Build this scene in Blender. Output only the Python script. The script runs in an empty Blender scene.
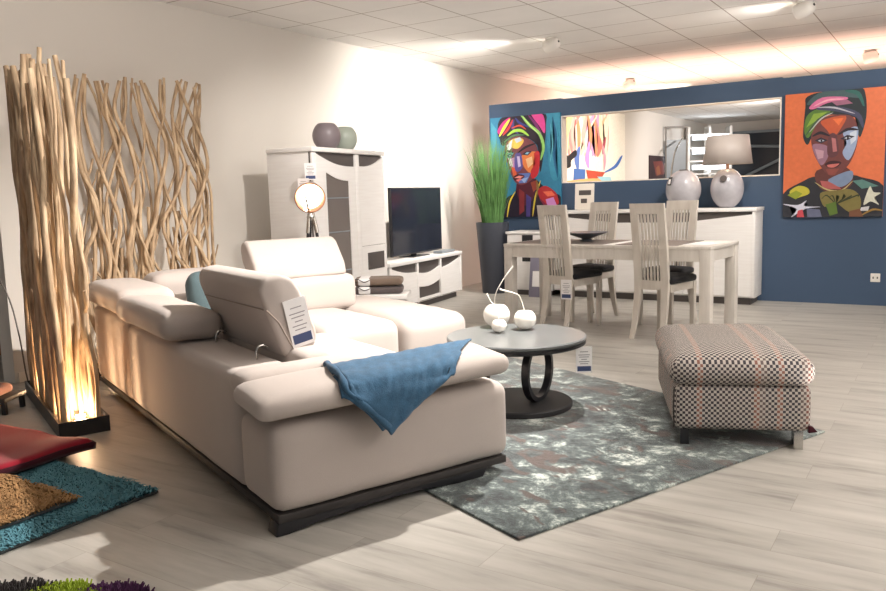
import bpy, bmesh, math, random
from mathutils import Vector, Matrix, Euler, noise
random.seed(7)
PI = math.pi
S = bpy.context.scene
COL = S.collection
# ------------------------------------------------------------------ camera
cam_d = bpy.data.cameras.new('camera'); cam = bpy.data.objects.new('camera', cam_d); COL.objects.link(cam)
F, CX, CY = 790.0, 443.0, 295.5
cam_d.sensor_width = 36.0; cam_d.lens = F/886*36.0
yv = Vector((955-CX, 180-CY, F)).normalized()
dn = yv.cross(Vector((1, -0.03, 0))).normalized()
if dn.y < 0: dn = -dn
zv = -dn; xv = yv.cross(zv)
right = Vector((xv.x, yv.x, zv.x)); down = Vector((xv.y, yv.y, zv.y)); fwd = Vector((xv.z, yv.z, zv.z))
cam.matrix_world = Matrix(((right.x, -down.x, -fwd.x, 0), (right.y, -down.y, -fwd.y, 0), (right.z, -down.z, -fwd.z, 1.2), (0, 0, 0, 1)))
cam_d.clip_end = 100
S.camera = cam
# ------------------------------------------------------------------ world, lights, exposure
S.view_settings.view_transform = 'Standard'; S.view_settings.look = 'None'
S.view_settings.gamma = 1.0; S.view_settings.use_curve_mapping = False
S.view_settings.exposure = 0.16
W = bpy.data.worlds.new('world'); S.world = W; W.use_nodes = True
W.node_tree.nodes['Background'].inputs[0].default_value = (1.0, 0.97, 0.955, 1)
W.node_tree.nodes['Background'].inputs[1].default_value = 0.20

def aim(o, loc, target):
    o.location = loc
    o.rotation_euler = (Vector(target)-Vector(loc)).to_track_quat('-Z', 'Y').to_euler()
def spot(name, loc, target, power, angle, blend=0.6, col=(1, .935, .87), rad=.04):
    l = bpy.data.lights.new(name, 'SPOT'); l.energy = power; l.spot_size = math.radians(angle); l.spot_blend = blend
    l.color = col; l.shadow_soft_size = rad
    o = bpy.data.objects.new(name, l); COL.objects.link(o); aim(o, loc, target); return o
def area(name, loc, target, power, sx, sy, col=(1, .93, .84), spread=180):
    l = bpy.data.lights.new(name, 'AREA'); l.energy = power; l.shape = 'RECTANGLE'; l.size = sx; l.size_y = sy
    l.color = col; l.spread = math.radians(spread)
    o = bpy.data.objects.new(name, l); COL.objects.link(o); aim(o, loc, target); return o
# spots of the shop ceiling: over the coffee table towards the sofa, and the wall washers
spot('sofa_spotlight_beam', (-1.62, 4.05, 2.66), (-3.1, 3.1, .3), 880, 98, 1.0)
spot('front_spotlight_beam', (.9, 4.6, 2.70), (.9, 4.4, 0), 60, 95, 1)
spot('television_spotlight_beam', (-3.72, 7.72, 2.66), (-5.4, 7.6, 1.7), 400, 108, 1)
spot('cabinet_spotlight_beam', (-3.1, 4.6, 2.66), (-5.2, 5.7, 1.0), 120, 70, .9)
spot('dining_spotlight_beam', (-1.4, 7.1, 2.62), (-2.6, 7.5, .5), 110, 110, .8)
spot('painting_spotlight_beam', (-.2, 6.9, 2.66), (-.9, 8.7, 1.5), 60, 80, .9)
spot('left_painting_spotlight_beam', (-3.4, 7.0, 2.62), (-4.4, 8.7, 1.5), 45, 70, .9)
spot('screen_spotlight_beam', (-3.0, 2.0, 2.66), (-4.9, 3.2, 1.6), 60, 100, .9)
area('aisle_fill', (1.6, 2.2, 2.76), (1.6, 2.2, 0), 22, 1.2, 1.2)  # unseen fill panel, added for general brightness
area('dining_fill', (1.2, 6.0, 2.76), (1.2, 6.0, 0), 50, 1.2, 1.2)  # second added fill panel, out of view to the right
# the part of the shop beyond the partition
area('added_pink_fill', (-1.2, 11.2, .9), (-1.2, 11.2, 2.8), 120, 8.0, 2.2, (1, .58, .44), 50)  # added area light hidden below the sill, tints the far ceiling pink
area('added_ceiling_fill', (2.2, 3.5, .5), (2.0, 3.6, 2.8), 270, 2.0, 5.0, (1, .945, .90), 150)  # added upward fill out of view on the near side, brightens the ceiling
spot('right_ceiling_spot_beam', (-1.27, 7.80, 2.70), (-3.2, 8.4, 2.35), 30, 110, 1)
spot('far_right_spot_beam', (-1.03, 11.22, 2.70), (-3.0, 11.4, 2.35), 30, 110, 1)
spot('far_wall_spotlight_beam', (-3.2, 12.6, 2.6), (-5.4, 13.0, 1.7), 260, 110, .8, (1, .86, .7))
spot('far_back_spotlight_beam', (-2.6, 16.0, 2.6), (-5.2, 17.5, 1.6), 240, 110, .8, (1, .93, .88))
area('far_ceiling_light', (-1.5, 14.5, 2.76), (-1.5, 14.5, 0), 150, 2.5, 2.5, (1, .92, .85))

# ------------------------------------------------------------------ material helpers
def sock(c): return (c[0], c[1], c[2], 1)
def srgb(r, g, b):
    f = lambda x: ((x/255+.055)/1.055)**2.4 if x/255 > .04045 else x/255/12.92
    return (f(r), f(g), f(b))
def newmat(name):
    m = bpy.data.materials.new(name); m.use_nodes = True
    nt = m.node_tree; b = nt.nodes['Principled BSDF']; return m, nt, b
def plain(name, col, rough=.6, metal=0, var=.06, scale=8, bump=0, bscale=60, emit=None, es=0, stretch=(1, 1, 1), spec=None, trans=0):
    m, nt, b = newmat(name); N = nt.nodes; L = nt.links
    tc = N.new('ShaderNodeTexCoord'); mp = N.new('ShaderNodeMapping'); mp.inputs['Scale'].default_value = stretch
    L.new(tc.outputs['Object'], mp.inputs[0])
    nz = N.new('ShaderNodeTexNoise'); nz.inputs['Scale'].default_value = scale; nz.inputs['Detail'].default_value = 4
    L.new(mp.outputs[0], nz.inputs['Vector'])
    mx = N.new('ShaderNodeMix'); mx.data_type = 'RGBA'
    mx.inputs[6].default_value = sock([max(0, c*(1-var)) for c in col]); mx.inputs[7].default_value = sock([min(1, c*(1+var)) for c in col])
    L.new(nz.outputs[0], mx.inputs[0]); L.new(mx.outputs[2], b.inputs['Base Color'])
    b.inputs['Roughness'].default_value = rough; b.inputs['Metallic'].default_value = metal
    if spec is not None: b.inputs['Specular IOR Level'].default_value = spec
    if trans: b.inputs['Transmission Weight'].default_value = trans
    if bump:
        n2 = N.new('ShaderNodeTexNoise'); n2.inputs['Scale'].default_value = bscale; n2.inputs['Detail'].default_value = 3
        L.new(mp.outputs[0], n2.inputs['Vector'])
        bp = N.new('ShaderNodeBump'); bp.inputs['Strength'].default_value = bump; bp.inputs['Distance'].default_value = .01
        L.new(n2.outputs[0], bp.inputs['Height']); L.new(bp.outputs[0], b.inputs['Normal'])
    if emit: b.inputs['Emission Color'].default_value = sock(emit); b.inputs['Emission Strength'].default_value = es
    return m
def ramp(N, stops, interp='LINEAR'):
    r = N.new('ShaderNodeValToRGB'); r.color_ramp.interpolation = interp
    e = r.color_ramp.elements
    while len(e) > 1: e.remove(e[0])
    e[0].position = stops[0][0]; e[0].color = sock(stops[0][1])
    for p, c in stops[1:]:
        k = e.new(p); k.color = sock(c)
    return r

def floor_mat():
    m, nt, b = newmat('pale_oak_planks'); N = nt.nodes; L = nt.links
    tc = N.new('ShaderNodeTexCoord')
    br = N.new('ShaderNodeTexBrick'); br.offset = .37; br.inputs['Scale'].default_value = 1
    br.inputs['Brick Width'].default_value = 1.25; br.inputs['Row Height'].default_value = .19
    br.inputs['Mortar Size'].default_value = .0010; br.inputs['Mortar Smooth'].default_value = .3
    br.inputs['Color1'].default_value = (.0, .0, .0, 1); br.inputs['Color2'].default_value = (1, 1, 1, 1); br.inputs['Mortar'].default_value = (.5, .5, .5, 1)
    L.new(tc.outputs['Object'], br.inputs['Vector'])
    mp = N.new('ShaderNodeMapping'); mp.inputs['Scale'].default_value = (1.0, 7, 1)
    add = N.new('ShaderNodeVectorMath'); add.operation = 'ADD'
    sc = N.new('ShaderNodeVectorMath'); sc.operation = 'SCALE'; sc.inputs[3].default_value = 7
    L.new(br.outputs['Color'], sc.inputs[0]); L.new(tc.outputs['Object'], add.inputs[0]); L.new(sc.outputs[0], add.inputs[1]); L.new(add.outputs[0], mp.inputs[0])
    nz = N.new('ShaderNodeTexNoise'); nz.inputs['Scale'].default_value = 1.5; nz.inputs['Detail'].default_value = 7; nz.inputs['Roughness'].default_value = .62
    L.new(mp.outputs[0], nz.inputs['Vector'])
    r = ramp(N, [(.30, srgb(138, 134, 129)), (.43, srgb(166, 162, 155)), (.58, srgb(178, 174, 167)), (.8, srgb(190, 186, 179))])
    L.new(nz.outputs[0], r.inputs[0])
    tone = N.new('ShaderNodeMix'); tone.data_type = 'RGBA'; tone.blend_type = 'MULTIPLY'; tone.inputs[0].default_value = 1
    tr = ramp(N, [(0, (.955, .955, .96)), (1, (1, 1, 1))]); L.new(br.outputs['Color'], tr.inputs[0])
    L.new(r.outputs[0], tone.inputs[6]); L.new(tr.outputs[0], tone.inputs[7])
    mm = N.new('ShaderNodeMix'); mm.data_type = 'RGBA'; mm.inputs[7].default_value = sock(srgb(142, 135, 126))
    L.new(br.outputs['Fac'], mm.inputs[0]); L.new(tone.outputs[2], mm.inputs[6])
    L.new(mm.outputs[2], b.inputs['Base Color']); b.inputs['Roughness'].default_value = .42
    b.inputs['Specular IOR Level'].default_value = .35
    return m
def ceil_mat():
    m, nt, b = newmat('ceiling_tiles'); N = nt.nodes; L = nt.links
    tc = N.new('ShaderNodeTexCoord'); mp = N.new('ShaderNodeMapping'); mp.inputs['Location'].default_value = (3.14+.65*10, -5.03+.65*10, 0)
    L.new(tc.outputs['Object'], mp.inputs[0])
    def lines(w, sep, m1):
        br = N.new('ShaderNodeTexBrick'); br.offset = 0; br.inputs['Scale'].default_value = 1
        br.inputs['Brick Width'].default_value = .65; br.inputs['Row Height'].default_value = .65; br.inputs['Mortar Size'].default_value = m1
        br.inputs['Mortar Smooth'].default_value = .4
        L.new(mp.outputs[0], br.inputs['Vector']); return br
    br = lines(.65, .65, .007)
    nz = N.new('ShaderNodeTexNoise'); nz.inputs['Scale'].default_value = 2
    L.new(tc.outputs['Object'], nz.inputs['Vector'])
    r = ramp(N, [(.3, srgb(228, 226, 223)), (.7, srgb(234, 232, 229))]); L.new(nz.outputs[0], r.inputs[0])
    mm = N.new('ShaderNodeMix'); mm.data_type = 'RGBA'; mm.inputs[7].default_value = sock(srgb(160, 150, 142))
    L.new(br.outputs['Fac'], mm.inputs[0]); L.new(r.outputs[0], mm.inputs[6]); L.new(mm.outputs[2], b.inputs['Base Color'])
    b.inputs['Roughness'].default_value = .9
    return m
def fabric(name, col, var=.05, sc=420, bump=.25, big=3):
    m, nt, b = newmat(name); N = nt.nodes; L = nt.links
    tc = N.new('ShaderNodeTexCoord')
    n1 = N.new('ShaderNodeTexNoise'); n1.inputs['Scale'].default_value = big; n1.inputs['Detail'].default_value = 5; L.new(tc.outputs['Object'], n1.inputs['Vector'])
    n2 = N.new('ShaderNodeTexNoise'); n2.inputs['Scale'].default_value = sc; n2.inputs['Detail'].default_value = 2; L.new(tc.outputs['Object'], n2.inputs['Vector'])
    ad = N.new('ShaderNodeMath'); ad.operation = 'ADD'; L.new(n1.outputs[0], ad.inputs[0]); L.new(n2.outputs[0], ad.inputs[1])
    hf = N.new('ShaderNodeMath'); hf.operation = 'MULTIPLY'; hf.inputs[1].default_value = .5; L.new(ad.outputs[0], hf.inputs[0])
    r = ramp(N, [(.3, [c*(1-var*2) for c in col]), (.7, [min(1, c*(1+var*2)) for c in col])]); L.new(hf.outputs[0], r.inputs[0])
    L.new(r.outputs[0], b.inputs['Base Color']); b.inputs['Roughness'].default_value = .92
    b.inputs['Sheen Weight'].default_value = .15; b.inputs['Specular IOR Level'].default_value = .2
    bp = N.new('ShaderNodeBump'); bp.inputs['Strength'].default_value = bump; bp.inputs['Distance'].default_value = .003
    L.new(n2.outputs[0], bp.inputs['Height']); L.new(bp.outputs[0], b.inputs['Normal'])
    return m
def rug_mat():
    m, nt, b = newmat('marbled_rug_pile'); N = nt.nodes; L = nt.links
    tc = N.new('ShaderNodeTexCoord')
    mp = N.new('ShaderNodeMapping'); mp.inputs['Rotation'].default_value = (0, 0, .5); mp.inputs['Scale'].default_value = (2.6, 2.2, 1)
    L.new(tc.outputs['Object'], mp.inputs[0])
    nz = N.new('ShaderNodeTexNoise'); nz.inputs['Scale'].default_value = 2.2; nz.inputs['Detail'].default_value = 10; nz.inputs['Roughness'].default_value = .8; nz.inputs['Distortion'].default_value = .25
    L.new(mp.outputs[0], nz.inputs['Vector'])
    r = ramp(N, [(.40, srgb(34, 40, 43)), (.465, srgb(62, 72, 73)), (.52, srgb(84, 96, 95)), (.56, srgb(132, 144, 140)), (.61, srgb(204, 210, 204)), (.76, srgb(232, 232, 224))])
    L.new(nz.outputs[0], r.inputs[0])
    n2 = N.new('ShaderNodeTexNoise'); n2.inputs['Scale'].default_value = 3.4; n2.inputs['Detail'].default_value = 8; n2.inputs['Distortion'].default_value = 1.2
    mp2 = N.new('ShaderNodeMapping'); mp2.inputs['Location'].default_value = (4, 7, 2); mp2.inputs['Scale'].default_value = (2.2, 1.2, 1); L.new(tc.outputs['Object'], mp2.inputs[0]); L.new(mp2.outputs[0], n2.inputs['Vector'])
    r2 = ramp(N, [(.565, (0, 0, 0)), (.61, (1, 1, 1))]); L.new(n2.outputs[0], r2.inputs[0])
    mx = N.new('ShaderNodeMix'); mx.data_type = 'RGBA'; mx.inputs[7].default_value = sock(srgb(78, 66, 62))
    L.new(r2.outputs[0], mx.inputs[0]); L.new(r.outputs[0], mx.inputs[6])
    L.new(mx.outputs[2], b.inputs['Base Color']); b.inputs['Roughness'].default_value = .85; b.inputs['Sheen Weight'].default_value = .4
    bp = N.new('ShaderNodeBump'); bp.inputs['Strength'].default_value = .5; bp.inputs['Distance'].default_value = .02
    L.new(nz.outputs[0], bp.inputs['Height']); L.new(bp.outputs[0], b.inputs['Normal'])
    return m
def weave_mat():
    m, nt, b = newmat('ottoman_weave'); N = nt.nodes; L = nt.links
    uv = N.new('ShaderNodeUVMap'); uv.uv_map = 'UVMap'
    ck = N.new('ShaderNodeTexChecker'); ck.inputs['Scale'].default_value = 1/.0125
    L.new(uv.outputs[0], ck.inputs['Vector'])
    sx = N.new('ShaderNodeSeparateXYZ'); L.new(uv.outputs[0], sx.inputs[0])
    ml = N.new('ShaderNodeMath'); ml.operation = 'MULTIPLY'; ml.inputs[1].default_value = 1/.0125; L.new(sx.outputs[0], ml.inputs[0])
    fl = N.new('ShaderNodeMath'); fl.operation = 'FLOOR'; L.new(ml.outputs[0], fl.inputs[0])
    wn = N.new('ShaderNodeTexWhiteNoise'); wn.noise_dimensions = '1D'
    dv = N.new('ShaderNodeMath'); dv.operation = 'MULTIPLY'; dv.inputs[1].default_value = .5; L.new(fl.outputs[0], dv.inputs[0])
    f2 = N.new('ShaderNodeMath'); f2.operation = 'FLOOR'; L.new(dv.outputs[0], f2.inputs[0]); L.new(f2.outputs[0], wn.inputs['W'])
    r = ramp(N, [(0, srgb(70, 62, 66)), (.3, srgb(122, 80, 72)), (.45, srgb(62, 58, 64)), (.68, srgb(104, 90, 88)), (.84, srgb(134, 92, 80))], 'CONSTANT'); L.new(wn.outputs['Value'], r.inputs[0])
    mx = N.new('ShaderNodeMix'); mx.data_type = 'RGBA'; mx.inputs[7].default_value = sock(srgb(190, 182, 174))
    L.new(ck.outputs['Fac'], mx.inputs[0]); L.new(r.outputs[0], mx.inputs[6]); L.new(mx.outputs[2], b.inputs['Base Color'])
    b.inputs['Roughness'].default_value = .9
    return m
def wood_white(name, c1, c2, stretch=(1, 1, 14), rough=.45):
    m, nt, b = newmat(name); N = nt.nodes; L = nt.links
    tc = N.new('ShaderNodeTexCoord'); mp = N.new('ShaderNodeMapping'); mp.inputs['Scale'].default_value = stretch; L.new(tc.outputs['Object'], mp.inputs[0])
    nz = N.new('ShaderNodeTexNoise'); nz.inputs['Scale'].default_value = 4; nz.inputs['Detail'].default_value = 6; L.new(mp.outputs[0], nz.inputs['Vector'])
    r = ramp(N, [(.35, c1), (.65, c2)]); L.new(nz.outputs[0], r.inputs[0]); L.new(r.outputs[0], b.inputs['Base Color']); b.inputs['Roughness'].default_value = rough
    return m
def bark_mat():
    m, nt, b = newmat('bare_branch_wood'); N = nt.nodes; L = nt.links
    tc = N.new('ShaderNodeTexCoord'); mp = N.new('ShaderNodeMapping'); mp.inputs['Scale'].default_value = (18, 18, 3); L.new(tc.outputs['Object'], mp.inputs[0])
    nz = N.new('ShaderNodeTexNoise'); nz.inputs['Scale'].default_value = 2; nz.inputs['Detail'].default_value = 6; L.new(mp.outputs[0], nz.inputs['Vector'])
    r = ramp(N, [(.3, srgb(138, 116, 92)), (.5, srgb(180, 154, 124)), (.7, srgb(208, 184, 152))]); L.new(nz.outputs[0], r.inputs[0]); L.new(r.outputs[0], b.inputs['Base Color'])
    b.inputs['Roughness'].default_value = .7
    bp = N.new('ShaderNodeBump'); bp.inputs['Strength'].default_value = .5; bp.inputs['Distance'].default_value = .01; L.new(nz.outputs[0], bp.inputs['Height']); L.new(bp.outputs[0], b.inputs['Normal'])
    return m

M = dict(
 floor=floor_mat(), ceil=ceil_mat(), rug=rug_mat(), weave=weave_mat(), bark=bark_mat(),
 wall=plain('painted_wall', srgb(218, 213, 206), .9, var=.02, scale=1.5),
 blue=plain('navy_blue_paint', srgb(62, 82, 108), .75, var=.04, scale=2),
 trim=plain('pale_trim', srgb(232, 224, 214), .6, var=.02),
 sofa=fabric('sofa_fabric', srgb(180, 170, 164), .03),
 seam=plain('sofa_seam_piping', srgb(150, 138, 128), .9),
 dark_wood=plain('dark_plinth_wood', srgb(50, 46, 45), .6, var=.04, scale=20, stretch=(1, 1, 1)),
 black=plain('black_lacquer', srgb(34, 34, 38), .35, var=.05),
 matteblack=plain('matte_black', srgb(38, 38, 41), .6, var=.08),
 chrome=plain('brushed_steel', srgb(190, 188, 184), .25, 1, var=.03),
 copper=plain('copper_metal', srgb(214, 160, 130), .3, 1, var=.04),
 throw=fabric('teal_blue_wool', srgb(58, 92, 120), .16, 260, .5, 30),
 teal=fabric('teal_velvet', srgb(74, 90, 94), .10, 200, .4, 12),
 white_wood=wood_white('white_washed_wood', srgb(234, 231, 229), srgb(239, 237, 235)),
 table_wood=wood_white('cream_washed_oak', srgb(216, 210, 202), srgb(228, 222, 215), (8, 1, 1)),
 chair_wood=wood_white('light_oak_chair', srgb(206, 198, 188), srgb(218, 211, 202), (6, 6, 1)),
 recess=plain('dark_grey_recess', srgb(82, 76, 74), .5, var=.05),
 smoke=plain('smoked_glass_front', srgb(118, 110, 106), .12, var=.1, scale=2),
 tv=plain('television_glass', srgb(36, 40, 50), .12, var=.08, scale=2),
 greytop=plain('grey_ceramic_top', srgb(98, 101, 102), .28, var=.12, scale=6),
 inset=plain('grey_slate_inset', srgb(112, 102, 96), .45, var=.12, scale=10),
 pot=plain('anthracite_planter', srgb(58, 62, 72), .5, var=.05),
 grass=plain('grass_blades', srgb(96, 140, 78), .6, var=.35, scale=14),
 ceramic=plain('white_glazed_ceramic', srgb(240, 236, 228), .2, var=.02),
 pearl=plain('pearly_lamp_ceramic', srgb(176, 174, 180), .25, var=.2, scale=14, bump=.1, bscale=20),
 shade=plain('taupe_lamp_shade', srgb(176, 166, 160), .5, var=.03),
 mauve=plain('grey_mauve_vase', srgb(122, 112, 116), .4, var=.06),
 sage=plain('grey_green_vase', srgb(158, 166, 156), .4, var=.05),
 seat_black=fabric('black_seat_fabric', srgb(36, 36, 40), .1),
 paper=plain('white_card', srgb(238, 236, 236), .6, var=.01),
 ink=plain('printed_navy', srgb(62, 76, 116), .6),
 grey_ink=plain('printed_grey', srgb(150, 146, 150), .6),
 red=fabric('red_woven_rug', srgb(138, 26, 42), .08, 300, .3, 6),
 darkred=fabric('dark_red_rug_edge', srgb(58, 14, 26), .08),
 tealshag=plain('teal_shag_wool', srgb(86, 138, 152), .95, var=.3, scale=30),
 brownshag=plain('amber_brown_shag_wool', srgb(162, 124, 82), .95, var=.45, scale=40),
 rug_back=plain('rug_backing', srgb(58, 64, 66), .95),
 purple=plain('purple_wool', srgb(74, 36, 74), .95, var=.25, scale=50),
 lime=plain('lime_wool', srgb(152, 172, 50), .95, var=.25, scale=50),
 bw=plain('charcoal_wool', srgb(58, 54, 54), .95, var=.4, scale=60),
 wood_or=plain('honey_wood', srgb(150, 100, 58), .5, var=.2, scale=6, stretch=(1, 1, 8)),
 bowl=plain('dark_grey_bowl', srgb(84, 90, 100), .3, var=.08),
 lens=plain('lit_lamp_lens', srgb(255, 246, 230), .4, emit=(1, .9, .75), es=14),
 glow=plain('lit_bulb', srgb(255, 240, 215), .4, emit=(1, .80, .52), es=20),
 coolglow=plain('lit_cool_tube', srgb(240, 245, 255), .4, emit=(.85, .92, 1), es=7),
 white_plastic=plain('white_plastic', srgb(232, 228, 222), .4, var=.01),
 far_dark=plain('dark_night_glazing', srgb(26, 34, 46), .3, var=.3, scale=1.2),
 steel_grey=plain('painted_steel_grey', srgb(132, 140, 146), .4),
 taupe_throw=fabric('taupe_throw_wool', srgb(120, 104, 92), .1),
 grey_throw=fabric('charcoal_throw_wool', srgb(92, 84, 84), .1),
 cable=plain('grey_cable', srgb(104, 98, 92), .5),
 pink_cloth=fabric('dusty_pink_cloth', srgb(150, 112, 104), .1), navy_cloth=fabric('dark_plum_cloth', srgb(62, 54, 66), .1),
 beyond_ceiling=None,
)
# ------------------------------------------------------------------ mesh helpers
def finish(bm, name, mats, parent=None, smooth=35, loc=None, rot=None):
    me = bpy.data.meshes.new(name); bmesh.ops.recalc_face_normals(bm, faces=bm.faces[:]); bm.to_mesh(me); bm.free()
    if not isinstance(mats, (list, tuple)): mats = [mats]
    for m in mats: me.materials.append(m)
    if smooth:
        for p in me.polygons: p.use_smooth = True
        me.set_sharp_from_angle(angle=math.radians(smooth))
    o = bpy.data.objects.new(name, me); COL.objects.link(o)
    if parent: o.parent = parent
    if loc: o.location = loc
    if rot is not None: o.rotation_euler = (0, 0, rot) if isinstance(rot, (int, float)) else rot
    return o
def tag(o, label, cat, group=None, kind=None):
    if label: o['label'] = label
    if cat: o['category'] = cat
    if group: o['group'] = group
    if kind: o['kind'] = kind
    return o
def thing(name, label, cat, loc=(0, 0, 0), rz=0, group=None):
    o = bpy.data.objects.new(name, None); COL.objects.link(o); o.empty_display_size = .1
    o.location = loc; o.rotation_euler = (0, 0, rz); return tag(o, label, cat, group)
def struct(o): o['kind'] = 'structure'; return o
def copy_tree(o, parent=None):
    c = o.copy(); COL.objects.link(c)
    if parent: c.parent = parent
    for ch in list(o.children): copy_tree(ch, c)
    return c
def box(bm, x0, x1, y0, y1, z0, z1, bev=0, seg=2, mi=0, rot=None, piv=None):
    r = bmesh.ops.create_cube(bm, size=1)
    vs = r['verts']
    for v in vs: v.co = Vector(((x0+x1)/2+v.co.x*(x1-x0), (y0+y1)/2+v.co.y*(y1-y0), (z0+z1)/2+v.co.z*(z1-z0)))
    if rot is not None:
        p = Vector(piv) if piv is not None else Vector(((x0+x1)/2, (y0+y1)/2, (z0+z1)/2))
        bmesh.ops.rotate(bm, verts=vs, cent=p, matrix=Euler(rot).to_matrix())
    fs = list({f for v in vs for f in v.link_faces})
    for f in fs: f.material_index = mi
    if bev:
        es = list({e for v in vs for e in v.link_edges})
        r = bmesh.ops.bevel(bm, geom=es, offset=bev, segments=seg, profile=.5, affect='EDGES')
        for f in r['faces']: f.material_index = mi
    return vs
def B(x0, x1, y0, y1, z0, z1, bev=0, seg=2):
    bm = bmesh.new(); box(bm, x0, x1, y0, y1, z0, z1, bev, seg); return bm
def cushion(x0, x1, y0, y1, z0, z1, r=.05, puff=.02, n=14, top=True, sag=0):
    """upholstered block: rounded box on a fine grid, puffed on its top"""
    bm = bmesh.new(); hx, hy, hz = (x1-x0)/2, (y1-y0)/2, (z1-z0)/2; c = Vector(((x0+x1)/2, (y0+y1)/2, (z0+z1)/2))
    bmesh.ops.create_cube(bm, size=2)
    bmesh.ops.subdivide_edges(bm, edges=bm.edges[:], cuts=n, use_grid_fill=True)
    r = min(r, hx*.98, hy*.98, hz*.98)
    for v in bm.verts:
        p = v.co.copy()
        def remap(t, h):   # spread samples: more near the edges
            s = math.copysign(abs(math.sin(t*PI/2))**.9, t); return s*h
        q = Vector((remap(p.x, hx), remap(p.y, hy), remap(p.z, hz)))
        inner = Vector((max(-hx+r, min(hx-r, q.x)), max(-hy+r, min(hy-r, q.y)), max(-hz+r, min(hz-r, q.z))))
        d = q-inner
        if d.length > 1e-7: q = inner+d.normalized()*r
        nx, ny = q.x/hx, q.y/hy
        k = max(0, (1-nx**4))*max(0, (1-ny**4))
        if q.z > 0 and top: q.z += puff*k*(q.z/hz)
        kk = max(0, 1-(q.z/hz)**2)
        q.x += math.copysign(puff*.35*kk*max(0, 1-ny**4), q.x) if abs(nx) > .6 else 0
        q.y += math.copysign(puff*.35*kk*max(0, 1-nx**4), q.y) if abs(ny) > .6 else 0
        v.co = q+c
        w = noise.noise(v.co*6)*.004; v.co.z += w if top else 0
    return bm
def extr(poly, axis, a, b, bev=.0, seg=3, plane='xz'):
    """side outline (p,q) extruded from a to b; plane gives the two outline axes"""
    bm = bmesh.new()
    def P(p, q, t):
        return {'xz': (p, t, q), 'yz': (t, p, q), 'xy': (p, q, t)}[plane]
    v0 = [bm.verts.new(P(p, q, a)) for p, q in poly]; v1 = [bm.verts.new(P(p, q, b)) for p, q in poly]
    n = len(poly); bm.faces.new(v0); bm.faces.new(v1[::-1])
    for i in range(n): bm.faces.new((v0[i], v1[i], v1[(i+1) % n], v0[(i+1) % n]))
    bmesh.ops.recalc_face_normals(bm, faces=bm.faces[:])
    if bev: bmesh.ops.bevel(bm, geom=bm.edges[:], offset=bev, segments=seg, profile=.5, affect='EDGES')
    return bm
def tube(bm, pts, rad, sides=8, mi=0, cap=True, flat=1.0):
    pts = [Vector(p) for p in pts]; n = len(pts)
    if not isinstance(rad, (list, tuple)): rad = [rad]*n
    up = Vector((0, 0, 1)); rings = []
    t0 = (pts[1]-pts[0]).normalized()
    ref = Vector((1, 0, 0)) if abs(t0.x) < .9 else Vector((0, 1, 0))
    nrm = t0.cross(ref).normalized()
    for i, p in enumerate(pts):
        t = (pts[min(i+1, n-1)]-pts[max(i-1, 0)]).normalized()
        nrm = (nrm-t*nrm.dot(t)).normalized(); bn = t.cross(nrm)
        rings.append([bm.verts.new(p+(nrm*math.cos(2*PI*k/sides)+bn*math.sin(2*PI*k/sides)*flat)*rad[i]) for k in range(sides)])
    for i in range(n-1):
        for k in range(sides):
            f = bm.faces.new((rings[i][k], rings[i][(k+1) % sides], rings[i+1][(k+1) % sides], rings[i+1][k])); f.material_index = mi
    if cap:
        bm.faces.new(rings[0][::-1]).material_index = mi; bm.faces.new(rings[-1]).material_index = mi
def lathe(bm, prof, seg=32, c=(0, 0), mi=0, cap=(True, True), sx=1, sy=1):
    rings = []
    for r, z in prof: rings.append([bm.verts.new((c[0]+r*sx*math.cos(2*PI*k/seg), c[1]+r*sy*math.sin(2*PI*k/seg), z)) for k in range(seg)])
    for i in range(len(prof)-1):
        for k in range(seg):
            f = bm.faces.new((rings[i][k], rings[i][(k+1) % seg], rings[i+1][(k+1) % seg], rings[i+1][k])); f.material_index = mi
    if cap[0]: bm.faces.new(rings[0][::-1]).material_index = mi
    if cap[1]: bm.faces.new(rings[-1]).material_index = mi
def smoothpath(ctrl, n):
    out = []; c = [Vector(p) for p in ctrl]; c = [c[0]*2-c[1]]+c+[c[-1]*2-c[-2]]
    segs = len(c)-3
    for s in range(segs):
        p0, p1, p2, p3 = c[s:s+4]
        for i in range(n):
            t = i/n; out.append(.5*((2*p1)+(-p0+p2)*t+(2*p0-5*p1+4*p2-p3)*t*t+(-p0+3*p1-3*p2+p3)*t**3))
    out.append(c[-2]); return out
def solid(name, label, cat, bm, mat, **k):
    g = k.pop('group', None); o = finish(bm, name, mat, **k); return tag(o, label, cat, g)
def price_tag(name, label, loc, rz, w=.11, h=.19, lean=0, group=None, cat='price tag', roll=0):
    t = thing(name, label, cat, loc, rz, group)
    bm = B(-w/2, w/2, -.0012, .0012, -h, 0); o = finish(bm, 'card', M['paper'], t, 0)
    o.rotation_euler = (lean, roll, 0)
    bm = bmesh.new()
    box(bm, -w*.42, w*.42, -.0022, -.0014, -h*.93, -h*.74)
    o2 = finish(bm, 'blue_band', M['ink'], t, 0); o2.rotation_euler = (lean, roll, 0)
    bm = bmesh.new()
    for i, (ww, z) in enumerate([(.5, .18), (.7, .30), (.6, .38), (.35, .47), (.65, .56), (.5, .64)]):
        box(bm, -w*ww/2, w*ww/2, -.0022, -.0014, -h*z-.003, -h*z+.001)
    o3 = finish(bm, 'printed_lines', M['grey_ink'], t, 0); o3.rotation_euler = (lean, roll, 0)
    return t

# ================================================================== STRUCTURE
ZC = 2.80; XW = -5.40; YP = 8.75
struct(finish(B(-10, 7, -4, 24, -.1, 0), 'floor', M['floor'], smooth=0))
struct(finish(B(-10, 7, -4, 24, ZC, ZC+.1), 'ceiling', M['ceil'], smooth=0))
struct(finish(B(XW-.15, XW, 2.88, 21, 0, ZC), 'wall_left', M['wall'], smooth=0))
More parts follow.
